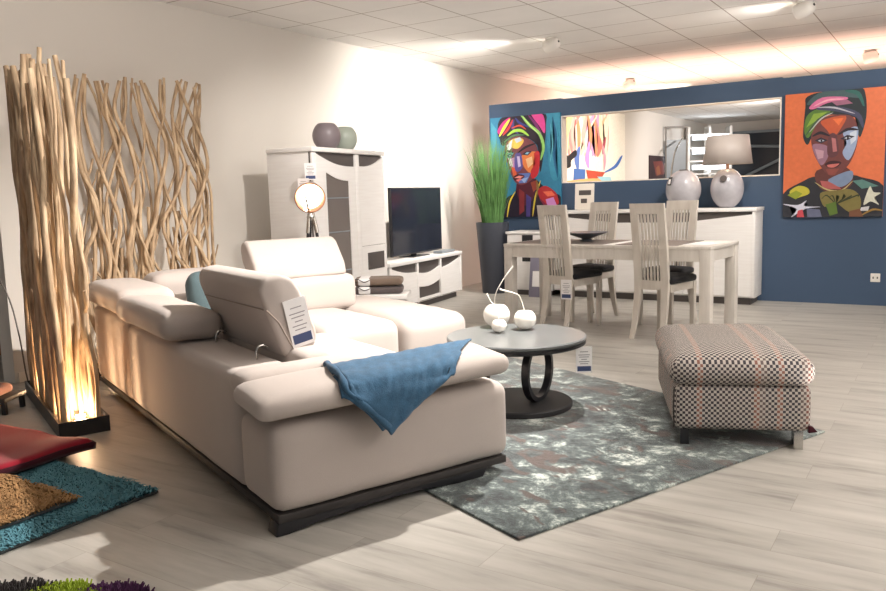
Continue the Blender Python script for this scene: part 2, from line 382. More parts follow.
# partition with an opening
bm = bmesh.new()
PX0, PX1, OX0, OX1, OZ0, OZ1, PT = -4.90, 3.4, -3.93, -1.51, 1.30, 2.085, 2.29
box(bm, PX0, OX0, YP, YP+.12, 0, PT); box(bm, OX1, PX1, YP, YP+.12, 0, PT-.02)
box(bm, OX0, OX1, YP, YP+.12, 0, OZ0); box(bm, OX0, OX1, YP, YP+.12, OZ1, PT-.01)
struct(finish(bm, 'wall_partition', M['blue'], smooth=0))
bm = bmesh.new(); t_ = .012
box(bm, OX0, OX0+t_, YP-.004, YP+.124, OZ0, OZ1); box(bm, OX1-t_, OX1, YP-.004, YP+.124, OZ0, OZ1)
box(bm, OX0+t_, OX1-t_, YP-.004, YP+.124, OZ0, OZ0+t_); box(bm, OX0+t_, OX1-t_, YP-.004, YP+.124, OZ1-t_, OZ1)
struct(finish(bm, 'trim_1', M['trim'], smooth=0))
struct(finish(B(3.4, 3.55, 4, 24, 0, ZC), 'wall_right', M['wall'], smooth=0))
struct(finish(B(XW-.15, 3.55, 21, 21.15, 0, ZC), 'wall_back', M['wall'], smooth=0))
struct(finish(B(XW, XW+.012, 2.9, 8.74, 0, .07), 'baseboard_left', M['trim'], smooth=0))
# ================================================================== SOFA (local x = seat depth, y = length to the left)
SA = math.radians(67.5); SC = Vector((-1.99, 1.93, 0))
def sw(v, u, z=0):   # sofa frame to world
    return Vector((SC.x+v*math.cos(SA)-u*math.sin(SA), SC.y+v*math.sin(SA)+u*math.cos(SA), z))
sofa = thing('corner_sofa', 'large cream beige L-shaped fabric corner sofa with raised headrests', 'sofa', SC, SA)
so = M['sofa']
def sp(name, bm, mat=None, **k): return finish(bm, name, mat or so, sofa, **k)
bm = bmesh.new()
box(bm, .012, 1.06, -.005, 2.96, .048, .080, .004); box(bm, 1.06, 2.03, 1.64, 2.95, .0481, .0799, .004)
sp('plinth', bm, M['dark_wood'], smooth=30)
# arched sled foot below the arm
prof = [(.0, .0), (.05, .0), (.16, .016), (.40, .028), (.62, .028), (.80, .012), (.88, .0), (.93, .0), (.96, .0475), (.01, .0475)]
sp('sled_foot', extr(prof, 0, .0, .08, .003, 2), M['black'], smooth=30)
for x, y in ((.10, 1.62), (.10, 1.86), (.95, 1.95), (1.9, 1.75), (1.9, 2.85), (.12, 2.85)):
    sp('foot', B(x-.03, x+.03, y-.03, y+.03, 0, .0475, .004), M['black'])
sp('arm_body', cushion(-.005, 1.075, -.02, .315, .081, .408, .055, .012))
pad = cushion(-.065, 1.045, -.075, .20, .445, .530, .042, .012)
ap = sp('arm_pad', pad); ap.location = (0, 0, 0)
bmesh_rot = Euler((math.radians(7), 0, 0)).to_matrix().to_4x4()
def rotmesh(o, piv, e):
    T = Matrix.Translation(piv) @ Euler(e).to_matrix().to_4x4() @ Matrix.Translation(-Vector(piv)); o.data.transform(T)
rotmesh(ap, (.5, -.05, .47), (math.radians(6), math.radians(-.6), 0))
ap2 = sp('arm_pad_inner_roll', cushion(-.02, .60, .19, .36, .465, .552, .042, .010)); rotmesh(ap2, (.5, .2, .5), (0, math.radians(.6), 0))
for x in (.2, .8):
    bm = bmesh.new(); tube(bm, [(x, .1, .41), (x, .1, .48)], .012, 10); sp('arm_hinge', bm, M['chrome'])
sp('back_panel', cushion(0, .27, .32, 2.06, .081, .535, .045, .012, n=18))
sp('back_panel', cushion(0, .27, 2.065, 2.95, .081, .56, .045, .012, n=18))
sp('back_panel', cushion(.275, 1.5, 2.70, 2.97, .081, .535, .045, .012, n=18))
# seats
sp('seat_cushion', cushion(.27, 1.04, .275, 1.62, .082, .425, .07, .02, n=18))
sp('seat_cushion', cushion(.27, 1.0, 1.625, 2.70, .082, .425, .07, .015, n=18))
sp('seat_cushion', cushion(1.0, 1.545, 1.61, 2.70, .082, .43, .075, .018, n=18))
sp('seat_cushion', cushion(1.55, 2.07, 1.60, 2.98, .082, .425, .08, .025, n=18))
# low back cushions inside
sp('back_cushion', cushion(.275, .44, .33, 2.05, .42, .58, .05, .01))
sp('back_cushion', cushion(.30, .95, 2.44, 2.70, .42, .60, .06, .015))
sp('back_cushion', cushion(.96, 1.66, 2.38, 2.70, .42, .665, .055, .015))
# headrests lying flat
h = sp('headrest', cushion(-.055, .235, 1.09, 2.055, .555, .69, .055, .014)); rotmesh(h, (.1, 1.5, .6), (0, math.radians(4), 0))
h = sp('headrest', cushion(-.035, .30, 2.07, 2.95, .57, .715, .06, .014))
h = sp('headrest', cushion(.33, .94, 2.70, 3.02, .53, .735, .07, .014))
# headrest raised near the arm (leans back, with price card)
prof = [(.275, .54), (.235, .65), (.175, .82), (.178, .865), (.205, .89), (.27, .897), (.325, .877), (.355, .83), (.425, .645), (.425, .60), (.39, .555), (.34, .54)]
hr = sp('headrest', extr(prof, 0, .47, 1.26, .022, 4), smooth=50)
bm = bmesh.new(); tube(bm, [(.198, .49, .755), (.198, 1.24, .755)], .0035, 6); tube(bm, [(.2, .4685, .755), (.25, .4685, .70), (.30, .4685, .60), (.325, .4685, .555)], .0035, 6)
finish(bm, 'seam', M['seam'], hr)
for y in (.54, 1.045):
    bm = bmesh.new(); tube(bm, smoothpath([(.175, y, .53), (.175, y, .575), (.185, y, .595), (.205, y, .60), (.225, y, .59)], 4), .0055, 8)
    sp('hinge_hook', bm, M['chrome'])
# headrest raised on the chaise side
prof = [(2.40, .665), (2.43, .76), (2.545, .905), (2.60, .935), (2.66, .925), (2.69, .87), (2.66, .78), (2.56, .67)]
sp('headrest', extr(prof, 0, .92, 1.60, .03, 4, 'yz'), smooth=50)
# things on the sofa
pl = cushion(-.15, .15, -.06, .06, 0, .30, .055, .03)
solid('throw_pillow', 'small dusty teal velvet pillow in the sofa corner', 'pillow', pl, M['teal'], loc=sw(.62, 2.37, .445), rot=(math.radians(-14), 0, SA+.2))
# headrest card
price_tag('price_card', 'white price card with blue band hung on the near raised headrest', sw(.318, .462, .792), SA, .102, .205, 0, roll=math.radians(-11))
# blanket draped across the arm
def blanket():
    t = thing('throw_blanket', 'folded blue wool blanket draped in a point over the sofa arm', 'blanket', SC, SA)
    def sheet(sh, drop, off, ph):
        bm = bmesh.new(); nu, nv = 46, 34; g = []
        for i in range(nu+1):
            a = i/nu; vin, ved = .34+.70*a+sh, .265+.46*a+sh
            k = a/.33 if a < .33 else (1-a)/.67
            zend = .53-drop*k; vend = ved+(.425+sh-ved)*k*.35
            path = [(vin, .20, .553), (vin*.75+ved*.25, .12, .566), (ved*.6+vin*.4, .02, .560), (ved*.85+vin*.15, -.055, .548), (ved, -.092, .515)]
            if k > .12: path.append(((ved+vend)/2, -.106, (.515+zend)/2)); path.append((vend, -.104, zend))
            P = smoothpath(path, 6); L = [0]; row = []
            for q in range(1, len(P)): L.append(L[-1]+(P[q]-P[q-1]).length)
            for j in range(nv+1):
                d = L[-1]*j/nv; q = 0
                while q < len(L)-2 and L[q+1] < d: q += 1
                p = P[q].lerp(P[q+1], (d-L[q])/max(1e-6, L[q+1]-L[q]))
                w = noise.noise(Vector((p.x*7+ph, j*.08, ph)))*.006+.003*math.sin(p.x*60+j*.5+ph)
                row.append(bm.verts.new((p.x, p.y-(off+abs(w) if p.y < 0 else 0), p.z-.030+.02*p.x+(off+abs(w) if p.y > -.08 else 0))))
            g.append(row)
        for i in range(nu):
            for j in range(nv): bm.faces.new((g[i][j], g[i+1][j], g[i+1][j+1], g[i][j+1]))
        return bm
    for nm, a in (('top_layer', (.0, .185, .012, 0)), ('under_fold', (-.03, .165, .001, 2.3))):
        o = finish(sheet(*a), nm, M['throw'], t, 80)
        md = o.modifiers.new('thickness', 'SOLIDIFY'); md.thickness = .009; md.offset = 1
    bm = bmesh.new(); tube(bm, smoothpath([(.335, .215, .553), (.30, .12, .566), (.27, -.03, .557), (.262, -.098, .510), (.34, -.122, .43), (.415, -.120, .355)], 7), [.013+.003*math.sin(i*.8) for i in range(36)], 10)
    finish(bm, 'rolled_edge', M['throw'], t, 80)
    return t
blanket()

# ================================================================== COFFEE TABLE and what stands on it
ct = thing('coffee_table', 'round grey topped coffee table on two black rings', 'table', (-1.99, 3.80, 0.012))
bm = bmesh.new(); lathe(bm, [(.375, .395), (.381, .40), (.381, .412), (.375, .418)], 72); finish(bm, 'table_top', M['greytop'], ct)
bm = bmesh.new(); lathe(bm, [(.355, .368), (.378, .378), (.379, .3945)], 72); finish(bm, 'top_rim', M['black'], ct)
bm = bmesh.new(); lathe(bm, [(.285, 0), (.29, .006), (.29, .026), (.284, .032)], 64, (-.02, .08)); finish(bm, 'base', M['matteblack'], ct)
for cx_, cy_, rz in ((.07, .12, math.radians(91)), (-.25, -.02, math.radians(96))):
    bm = bmesh.new(); pts = []; n = 48; R_, w, th = .157, .020, .013
    rings = []
    for i in range(n):
        a = 2*PI*i/n; ca, sa = math.cos(a), math.sin(a)
        rings.append([bm.verts.new((ca*(R_+dr), dy, .200+sa*(R_+dr)*1.03)) for dr, dy in ((-th, -w), (th, -w), (th, w), (-th, w))])
    for i in range(n):
        for k in range(4): bm.faces.new((rings[i][k], rings[i][(k+1) % 4], rings[(i+1) % n][(k+1) % 4], rings[(i+1) % n][k]))
    finish(bm, 'ring_leg', M['black'], ct, 40, loc=(cx_, cy_, 0), rot=rz)
price_tag('price_card', 'white price card with blue band hanging under the coffee table rim', (-1.99+.383*math.cos(.12), 3.80+.383*math.sin(.12)-.004, .385), math.radians(33), .085, .14)
def cherry(name, label, loc, r, stem, group=None, sr=.0023):
    t = thing(name, label, 'ornament', loc, 0, group)
    prof = []
    for i in range(15):
        a = -PI/2+PI*i/14; rr = math.cos(a)*r; z = r*.93+math.sin(a)*r*.93
        if i > 11: z -= (i-11)*.012*r/.06
        prof.append((max(rr, .0006), z))
    bm = bmesh.new(); lathe(bm, prof, 28); finish(bm, 'fruit_body', M['ceramic'], t, 80)
    P = smoothpath([(0, 0, r*1.65)]+stem, 6); bm = bmesh.new()
    tube(bm, P, [sr*(1+2.2*(i/len(P))**6) for i in range(len(P))], 6); finish(bm, 'stem', M['ceramic'], t, 80)
    return t
ZT = .430
e1 = Vector((.84, .54, 0)) # camera right on the ground
cherry('cherry_ornament', 'largest white ceramic cherry, left on the coffee table', (-2.205, 3.975, ZT), .078, [tuple(e1*-.03+Vector((0, 0, .15))), tuple(e1*-.055+Vector((0, 0, .20)))])
cherry('cherry_ornament', 'white ceramic cherry, rightmost on the coffee table', (-2.02, 3.97, ZT), .064, [tuple(e1*-.02+Vector((0, 0, .17))), tuple(e1*-.045+Vector((0, 0, .205))), tuple(e1*-.14+Vector((0, 0, .235)))])
cherry('pear_ornament', 'smallest white ceramic fruit, with long bent stem, between the two cherries', (-2.105, 3.82, ZT), .043, [tuple(e1*-.02+Vector((0, 0, .15))), tuple(e1*-.015+Vector((0, 0, .22))), tuple(e1*.03+Vector((0, 0, .30))), tuple(e1*.085+Vector((0, 0, .37)))])

# ================================================================== RUGS
def edge_noise(p): return noise.noise(p*5)*.004
bm = B(.66, 2.60, -.56, 2.30, .001, .012, .004)
solid('marbled_rug', 'large grey and white marbled rug under the coffee table', 'rug', bm, M['rug'], loc=SC, rot=SA)

def shag(name, label, x0, x1, y0, y1, z, n, mat, loc, rot, hgt=.035, ln=.05, wd=.007, mask=None, cols=None, group=None, cat='rug', base=True):
    t = thing(name, label, cat, loc, rot, group)
    if base: finish(B(x0, x1, y0, y1, z, z+.012, .003), 'backing', M['rug_back'], t)
    bm = bmesh.new(); k = 0
    rnd = random.Random(hash(label) % 1000 if False else len(label)*7)
    while k < n:
        x, y = rnd.uniform(x0, x1), rnd.uniform(y0, y1)
        k += 1
        if mask and not mask(x, y): continue
        a = noise.noise(Vector((x*4, y*4, 3)))*5+rnd.uniform(-.9, .9); L_ = ln*rnd.uniform(.6, 1.15); hh = hgt*rnd.uniform(.5, 1.1)
        d = Vector((math.cos(a), math.sin(a), 0)); s = Vector((-d.y, d.x, 0))*wd
        p = Vector((x, y, z+.010)); q = p+d*L_*.35+Vector((0, 0, hh)); e = p+d*L_+Vector((0, 0, hh*.8))
        v = [bm.verts.new(c) for c in (p-s, p+s, q+s, q-s, e+s*.4, e-s*.4)]
        bm.faces.new((v[0], v[1], v[2], v[3])); bm.faces.new((v[3], v[2], v[4], v[5]))
    finish(bm, 'pile', mat, t, 60); return t
shag('shag_rug', 'teal shaggy rug with a square corner on the floor', -1.25, 0, -1.1, 0, .001, 30000, M['tealshag'], (-2.745, 2.01, 0), 0, .018, .026, .0032)
shag('shag_rug', 'amber brown shaggy rug lying on the teal rug', -1.0, 0, -.9, 0, .032, 24000, M['brownshag'], (-2.89, 1.74, 0), 0, .020, .028, .003)
t = thing('flat_woven_rug', 'red woven rug with dark edge, rumpled beside the branch screen', 'rug', (-3.44, 2.17, 0))
def wavy(z0, dz, x0, x1, y0, y1, n=40):
    bm = bmesh.new(); g = []
    for i in range(n+1):
        row = []
        for j in range(n+1):
            x = x0+(x1-x0)*i/n; y = y0+(y1-y0)*j/n
            z = z0+dz*(noise.noise(Vector((x*3.5, y*3.0, 1.2)))+.45)*(1 if x < 0 else 0)
            z += .028*math.exp(-((x+.0)**2)/.05)
            row.append(bm.verts.new((x+noise.noise(Vector((y*4, 0, 0)))*.03, y+noise.noise(Vector((x*3, 5, 0)))*.035, z)))
        g.append(row)
    for i in range(n):
        for j in range(n): bm.faces.new((g[i][j], g[i+1][j], g[i+1][j+1], g[i][j+1]))
    return bm
o = finish(wavy(.050, .018, -1.0, 0, -.62, 0), 'woven_top', M['red'], t, 80)
md = o.modifiers.new('thickness', 'SOLIDIFY'); md.thickness = .006
o = finish(wavy(.041, .016, -1.01, .012, -.63, .012), 'dark_border', M['darkred'], t, 80)
md = o.modifiers.new('thickness', 'SOLIDIFY'); md.thickness = .034
t = thing('tufted_rug', 'small tufted rug in charcoal, lime green and purple at the bottom edge', 'rug', (-2.22, 1.18, 0))
finish(B(-.20, .27, -.32, .04, .001, .008, .003), 'backing', M['rug_back'], t)
for nm, m, cx_, cy_, r in (('charcoal', M['bw'], -.11, -.05, .165), ('lime green', M['lime'], .005, .04, .13), ('dark purple', M['purple'], .16, .09, .155)):
    bm = bmesh.new(); rnd = random.Random(len(nm))
    for k in range(1100):
        a = rnd.uniform(0, 2*PI); q = r*math.sqrt(rnd.random()); x, y = q*math.cos(a)+cx_, q*math.sin(a)+cy_
        tx, ty = x+rnd.uniform(-.012, .012)+(x-cx_)*.06, y+rnd.uniform(-.012, .012)+(y-cy_)*.06
        hh = .010+.032*rnd.uniform(.75, 1.15)*(1-.3*(q/r)**4)
        tube(bm, [(x, y, .008), ((x+tx)/2, (y+ty)/2, hh*.6), (tx, ty, hh)], [.0035, .0045, .003], 4, cap=False)
    o = finish(bm, 'pile_patch', m, t, 80); o['label'] = nm+' wool pile'

# ================================================================== OTTOMAN
ot = thing('ottoman', 'rectangular ottoman in multicoloured check weave on steel legs', 'ottoman', (-.95, 4.12, 0), math.radians(22))
def boxuv(o):
    me = o.data; uv = me.uv_layers.new(name='UVMap')
    for p in me.polygons:
        n = p.normal
        for li in p.loop_indices:
            c = me.vertices[me.loops[li].vertex_index].co
            if abs(n.z) > .7: uv.data[li].uv = (c.x, c.y)
            elif abs(n.y) >= abs(n.x): uv.data[li].uv = (c.x, c.z)
            else: uv.data[li].uv = (c.y, c.z)
boxuv(finish(cushion(-.30, .30, -.47, .47, .085, .30, .035, .012, n=18, top=False), 'body', M['weave'], ot))
boxuv(finish(cushion(-.315, .315, -.485, .485, .29, .425, .062, .03, n=22), 'seat_cushion', M['weave'], ot))
bm = bmesh.new(); tube(bm, [(-.30, -.468, .10), (-.303, -.475, .2), (-.30, -.47, .29)], .004, 6); tube(bm, [(-.312, -.47, .335), (-.318, 0, .338), (-.312, .47, .335)], .004, 6); finish(bm, 'piping', M['dark_wood'], ot)
for x in (-.25, .25):
    for y in (-.40, .40):
        finish(B(x-.008, x+.008, y-.05, y+.05, 0, .09, .002), 'leg', M['chrome'] if x > 0 else M['black'], ot)
        finish(B(x-.02, x+.02, y-.052, y-.044, 0, .085, .001), 'leg_plate', M['chrome'] if x > 0 else M['black'], ot)
bm = extr([(0, 0), (.04, .006), (.02, .03), (0, .035)], 0, -.012, .012, .003, 2); finish(bm, 'corner_flap', M['darkred'], ot, loc=(.285, -.465, .085))

# ================================================================== BRANCH SCREENS
def branch_mb(x, y0, lean, top, r, seed, wig=.02, z0=.09, yl=0):
    rnd = random.Random(seed); n = 7; P = []
    for i in range(n+1):
        f = i/n; w = wig*(0 if i == 0 else 1)
        P.append((x+lean*f+rnd.uniform(-w, w), y0+yl*f+rnd.uniform(-w, w)*.6, z0+(top-z0)*f))
    pts = smoothpath(P, 4); bm = bmesh.new()
    tube(bm, pts, [r*(1.12-.35*i/len(pts)+.10*noise.noise(Vector((seed, i*.5, 0)))) for i in range(len(pts))], 8)
    if rnd.random() < .55:   # a short side twig stub
        k = rnd.randrange(8, len(pts)-6); p = pts[k]; s = rnd.choice((-1, 1)); L_ = rnd.uniform(.05, .16)
        tube(bm, smoothpath([p, p+Vector((s*L_*.35, .01, L_*.5)), p+Vector((s*L_*.55, .0, L_*1.2))], 3), [r*.6, r*.58, r*.56, r*.54, r*.5, r*.48, r*.45], 6)
    return bm
def screen(name, label, loc, rz, L_, D, n, top, rr, wig, leans, seed, lamps, power, sizes):
    t = thing(name, label, 'screen', loc, rz); rnd = random.Random(seed)
    bm = bmesh.new(); box(bm, 0, L_, 0, .012, 0, .085); box(bm, 0, L_, D-.012, D, 0, .085); box(bm, 0, .012, .012, D-.012, 0, .085); box(bm, L_-.012, L_, .012, D-.012, 0, .085); box(bm, .012, L_-.012, .012, D-.012, 0, .05)
    finish(bm, 'base_box', M['black'], t, 0)
    for i in range(n):
        f = (i+.5)/n; x = .05+(L_-.1)*f+rnd.uniform(-.01, .01); row = i % sizes
        y = .05+(D-.1)*(row/(max(1, sizes-1))) if sizes > 1 else D/2
        ln = rnd.choice(leans)*rnd.uniform(.7, 1.1)
        tp = top+rnd.uniform(-.13, .08)
        if any(abs(x-lx) < .055 and abs(y-ly) < .07 for lx, ly in lamps): continue
        ln = max(.02-x, min(L_-.02-x, ln))
        finish(branch_mb(x, y, ln, tp, rnd.uniform(*rr), seed*100+i, wig, .045, rnd.uniform(-.02, .02)), 'branch', M['bark'], t, 80)
    for lx, ly in lamps:
        bm = bmesh.new(); lathe(bm, [(.035, .051), (.037, .075), (.028, .078)], 20, (lx, ly)); g = finish(bm, 'base_lamp', M['chrome'], t)
        bm = bmesh.new(); lathe(bm, [(.026, .0785), (.024, .084)], 20, (lx, ly)); finish(bm, 'bulb', M['glow'], g)
        l = bpy.data.lights.new('base_lamp_light', 'POINT'); l.energy = power*1.3; l.color = (1, .66, .38); l.shadow_soft_size = .03
        lo = bpy.data.objects.new('base_lamp_light', l); COL.objects.link(lo); lo.parent = t; lo.location = (lx, ly, .105)
        l = bpy.data.lights.new('base_lamp_beam', 'SPOT'); l.energy = power*4.5; l.color = (1, .68, .40); l.spot_size = math.radians(60); l.spot_blend = .8; l.shadow_soft_size = .03
        lo = bpy.data.objects.new('base_lamp_beam', l); COL.objects.link(lo); lo.parent = t; lo.location = (lx, ly, .10); lo.rotation_euler = (PI, 0, 0)
    return t
# dense one: its long side runs like the sofa back
screen('branch_screen', 'tall dense floor screen of bare branches in a black box base', (-5.03, 2.74, 0), math.radians(-22.5), 1.27, .25, 76, 1.97, (.011, .024), .028, (-.08, .0, .03, .12, -.16, .2, -.22), 5,
       [(1.16, .125), (.98, .09), (.62, .13), (.3, .12)], 5.5, 4)
def lattice(name, label, loc, rz, L_, D, top):
    t = thing(name, label, 'screen', loc, rz)
    bm = bmesh.new(); box(bm, 0, L_, 0, .012, 0, .085); box(bm, 0, L_, D-.012, D, 0, .085); box(bm, 0, .012, .012, D-.012, 0, .085); box(bm, L_-.012, L_, .012, D-.012, 0, .085); box(bm, .012, L_-.012, .012, D-.012, 0, .05)
    finish(bm, 'base_box', M['black'], t, 0)
    rnd = random.Random(11); n = 15
    for i in range(n):
        x = .04+(L_-.08)*i/(n-1)
        for s in (-1, 1):
            y = D*.35 if s < 0 else D*.65
            P = []; k = 10; ph = rnd.uniform(-1, 1); fq = rnd.uniform(1.1, 2.4); am = rnd.uniform(.05, .125)
            for j in range(k+1):
                f = j/k; amp = am
                tri = abs(((f*fq+(.0 if i % 2 else .5)+ph*.5) % 1)*2-1)*2-1
                xx = x+s*amp*tri+rnd.uniform(-.018, .018)
                P.append((max(.02, min(L_-.02, xx)), y+rnd.uniform(-.015, .015), .045+(top+rnd.uniform(-.02, .05)-.045)*f))
            pts = smoothpath(P, 3); r = rnd.uniform(.009, .017); bm = bmesh.new()
            tube(bm, pts, [r*(1.15-.35*q/len(pts)) for q in range(len(pts))], 7)
            if rnd.random() < .7:
                q = rnd.randrange(8, 24); p = pts[q]; d = rnd.choice((-1, 1))
                tube(bm, [p, p+Vector((d*.03, 0, .06)), p+Vector((d*.05, .0, .13))], [r*.7, r*.6, r*.5], 6)
            finish(bm, 'branch', M['bark'], t, 80)
    for i in range(14):
        x = .06+(L_-.12)*i/13; tp = rnd.uniform(.7, 1.5) if i not in (12, 13) else top
        finish(branch_mb(x, D*.5, rnd.uniform(-.05, .05), tp, rnd.uniform(.011, .018), 900+i, .018, .045), 'branch', M['bark'], t, 80)
    for lx in (.15, .45, .8):
        l = bpy.data.lights.new('base_lamp_light', 'POINT'); l.energy = 5; l.color = (1, .66, .38); l.shadow_soft_size = .03
        lo = bpy.data.objects.new('base_lamp_light', l); COL.objects.link(lo); lo.parent = t; lo.location = (lx, D/2, .13)
        bm = bmesh.new(); lathe(bm, [(.03, .051), (.03, .075), (.02, .08)], 16, (lx, D/2)); finish(bm, 'base_lamp', M['glow'], t)
    return t
lattice('branch_screen', 'lattice screen of crossing bare branches behind the sofa corner', (-4.92, 3.18, 0), math.radians(75), .98, .2, 2.05)
bm = bmesh.new(); tube(bm, smoothpath([(-5.75, 2.72, 1.10), (-5.45, 2.78, .86), (-5.25, 2.80, .64), (-5.12, 2.78, .40), (-5.08, 2.78, .15), (-5.1, 2.80, .008), (-4.98, 2.66, .008), (-4.85, 2.45, .008)], 6), .005, 6)
solid('power_cable', 'thin grey cable running from wall to branch screen base', 'cable', bm, M['cable'])

# ================================================================== LEFT EDGE ODDMENTS
t = thing('low_display_bench', 'low dark wooden bench at the left edge before the wall', 'bench', (-4.60, 2.38, 0), math.radians(30))
finish(B(-.7, 0, 0, .22, .075, .10, .003), 'bench_top', M['dark_wood'], t)
for x in (-.68, -.02):
    for y in (.02, .2): finish(B(x-.012, x+.012, y-.012, y+.012, 0, .075), 'leg', M['black'], t)
solid('folded_cloth', 'dusty pink folded cloth on the low dark bench', 'cloth', cushion(-.3, 0, -.09, .09, 0, .055, .025, .008, n=8), M['pink_cloth'], loc=(-4.70, 2.44, .100), rot=math.radians(30))
solid('folded_cloth', 'dark plum folded cloth lying on the pink cloth', 'cloth', cushion(-.22, 0, -.08, .08, 0, .08, .03, .01, n=8), M['navy_cloth'], loc=(-4.80, 2.385, .1695), rot=math.radians(30))
t = thing('wooden_shelf_unit', 'honey brown wooden shelf unit at the far left edge', 'shelf', (-6.6, 3.6, 0))
finish(B(-.6, .6, -.2, .2, 0, .06), 'plinth', M['wood_or'], t)
for x in (-.6, .56): finish(B(x, x+.04, -.2, .2, .06, 1.5), 'side_panel', M['wood_or'], t)
for z in (.06, .4, .75, 1.1, 1.46): finish(B(-.56, .56, -.19, .19, z, z+.035), 'shelf', M['wood_or'], t)
finish(B(-.56, .56, .17, .19, .1, 1.46), 'back_panel', M['dark_wood'], t)

# ================================================================== VITRINE, TV STAND, TELEVISION
VA = math.radians(97)   # fronts run this way; local x along the front, local y into the cabinet
def frontthing(name, label, cat, p): return thing(name, label, cat, (p[0], p[1], 0), VA)
# local frame: x = along the front (away from camera), y = towards the wall (left)
v = frontthing('display_cabinet', 'tall white washed display cabinet with smoked glass door', 'cabinet', (-4.55, 5.07)); w_, d_, h_ = 1.2, .47, 1.64
finish(B(.03, w_-.03, .03, d_-.02, 0, .08), 'plinth', M['recess'], v)
bm = bmesh.new(); box(bm, 0, w_, .035, d_, .08, h_-.04, .003); finish(bm, 'carcass', M['white_wood'], v)
finish(B(-.012, w_+.012, -.012, d_, h_-.04, h_, .005), 'top_board', M['white_wood'], v)
# front: two doors with an arched dark slot above each, centre post
finish(B(.0, w_, .020, .0345, .09, h_-.045), 'recessed_front', M['recess'], v)
finish(B(.0, .06, .0, .020, .09, h_-.045, .002), 'post', M['white_wood'], v); finish(B(.68, .74, -.004, .020, .09, h_-.045, .002), 'post', M['white_wood'], v); finish(B(w_-.03, w_, .0, .020, .09, h_-.045, .002), 'post', M['white_wood'], v)
def panel(outline, y0, y1): return extr(outline, 0, y0, y1, 0, 1, 'xz')
def arcx(x0, x1, z0, z1, n=12, bow=0):  # curve from (x0,z0) to (x1,z1) sagging by bow
    return [(x0+(x1-x0)*i/n, z0+(z1-z0)*i/n-bow*math.sin(PI*i/n)) for i in range(n+1)]
ztop = h_-.05
# left door (frame around smoked glass)
top_curve = arcx(.06, .68, ztop-.005, ztop-.105, 14, .035)
gl = arcx(.20, .56, ztop-.16, ztop-.235, 12, .02)
def ring(outer_pts, inner_pts, y0, y1):
    """door frame between outer outline and an inner hole given as matched columns"""
    bm = bmesh.new()
    n = len(outer_pts)
    for yy, flip in ((y0, False), (y1, True)):
        o_ = [bm.verts.new((p[0], yy, p[1])) for p in outer_pts]; i_ = [bm.verts.new((p[0], yy, p[1])) for p in inner_pts]
        for k in range(n): bm.faces.new((o_[k], o_[(k+1) % n], i_[(k+1) % n], i_[k]))
        if yy == y0: oa, ia = o_, i_
        else: ob, ib = o_, i_
    for k in range(n):
        bm.faces.new((oa[k], oa[(k+1) % n], ob[(k+1) % n], ob[k])); bm.faces.new((ia[k], ia[(k+1) % n], ib[(k+1) % n], ib[k]))
    return bm
outer = top_curve+[(.68, .11), (.06, .11)]
inner = [(.20+(.36)*i/14, ztop-.16-.075*i/14-.02*math.sin(PI*i/14)) for i in range(15)]+[(.56, .20), (.20, .20)]
d = finish(ring(outer, inner, .0, .018), 'door', M['white_wood'], v, 0)
finish(panel(inner, .008, .012), 'glass_pane', M['smoke'], d, 0)
for z in (.55, .90, 1.20): finish(B(.205, .555, .003, .0075, z, z+.010), 'shelf_edge', M['steel_grey'], d)
rc = arcx(.74, w_-.03, ztop-.10, ztop-.015, 12, .03)
d2 = finish(panel(rc+[(w_-.03, .75), (.74, .75)], .0, .018), 'door', M['white_wood'], v, 0)
d3 = finish(panel([(.74, .745), (w_-.03, .745), (w_-.03, .11), (.74, .11)], .002, .018), 'door', M['white_wood'], v, 0)
finish(B(.84, w_-.06, -.004, .0015, .52, .68), 'dark_window', M['recess'], d3)
price_tag('price_card', 'small white price card taped high on the display cabinet', (-4.53, 5.02, 1.50), math.radians(60), .10, .14)
# stand
s_ = frontthing('television_stand', 'long low white television stand with curved dark recesses', 'tv stand', (-4.70, 6.30)); w_, d_, h_ = 1.72, .42, .54
finish(B(.05, w_-.05, .05, d_-.02, 0, .06), 'plinth', M['recess'], s_)
finish(B(0, w_, .03, d_, .06, h_-.04, .003), 'carcass', M['white_wood'], s_)
finish(B(-.012, w_+.012, -.015, d_, h_-.04, h_, .005), 'top_board', M['white_wood'], s_)
finish(B(.0, w_, .018, .0295, .07, h_-.045), 'recessed_front', M['recess'], s_)
for x in (0, .58, 1.14, w_-.035): finish(B(x, x+.035, -.006, .018, .07, h_-.045, .002), 'post', M['white_wood'], s_)
zt = h_-.05
finish(panel(arcx(.035, .58, zt-.01, zt-.09, 10, .02)+[(.58, .08), (.035, .08)], .0, .017), 'door', M['white_wood'], s_, 0)
finish(panel(arcx(.615, 1.14, zt-.10, zt-.07, 10, .035)+[(1.14, .285)]+arcx(1.14, .615, .27, .24, 10, .03), .0, .017), 'drawer_front', M['white_wood'], s_, 0)
finish(B(.615, 1.14, .0, .017, .08, .11), 'bottom_rail', M['white_wood'], s_)
finish(panel(arcx(1.175, w_-.035, zt-.10, zt-.02, 10, .015)+[(w_-.035, .08), (1.175, .08)], .0, .017), 'door', M['white_wood'], s_, 0)
tv = frontthing('television', 'flat black television standing on the white stand', 'television', (-4.92, 6.66))
tv.location.z = .54
finish(B(0, 1.19, 0, .035, .03, .755, .004), 'housing', M['black'], tv)
finish(B(.012, 1.178, -.002, -.0002, .045, .743), 'screen', M['tv'], tv)
finish(B(.35, .75, -.06, .12, 0, .008, .003), 'foot', M['black'], tv); finish(B(.5, .6, .036, .06, .008, .1, .003), 'neck', M['black'], tv)
solid('media_box', 'small grey media box on the right end of the television stand', 'box', B(-.17, .17, -.06, .06, 0, .028, .004), M['steel_grey'], loc=(-4.96, 7.72, .5405), rot=VA)
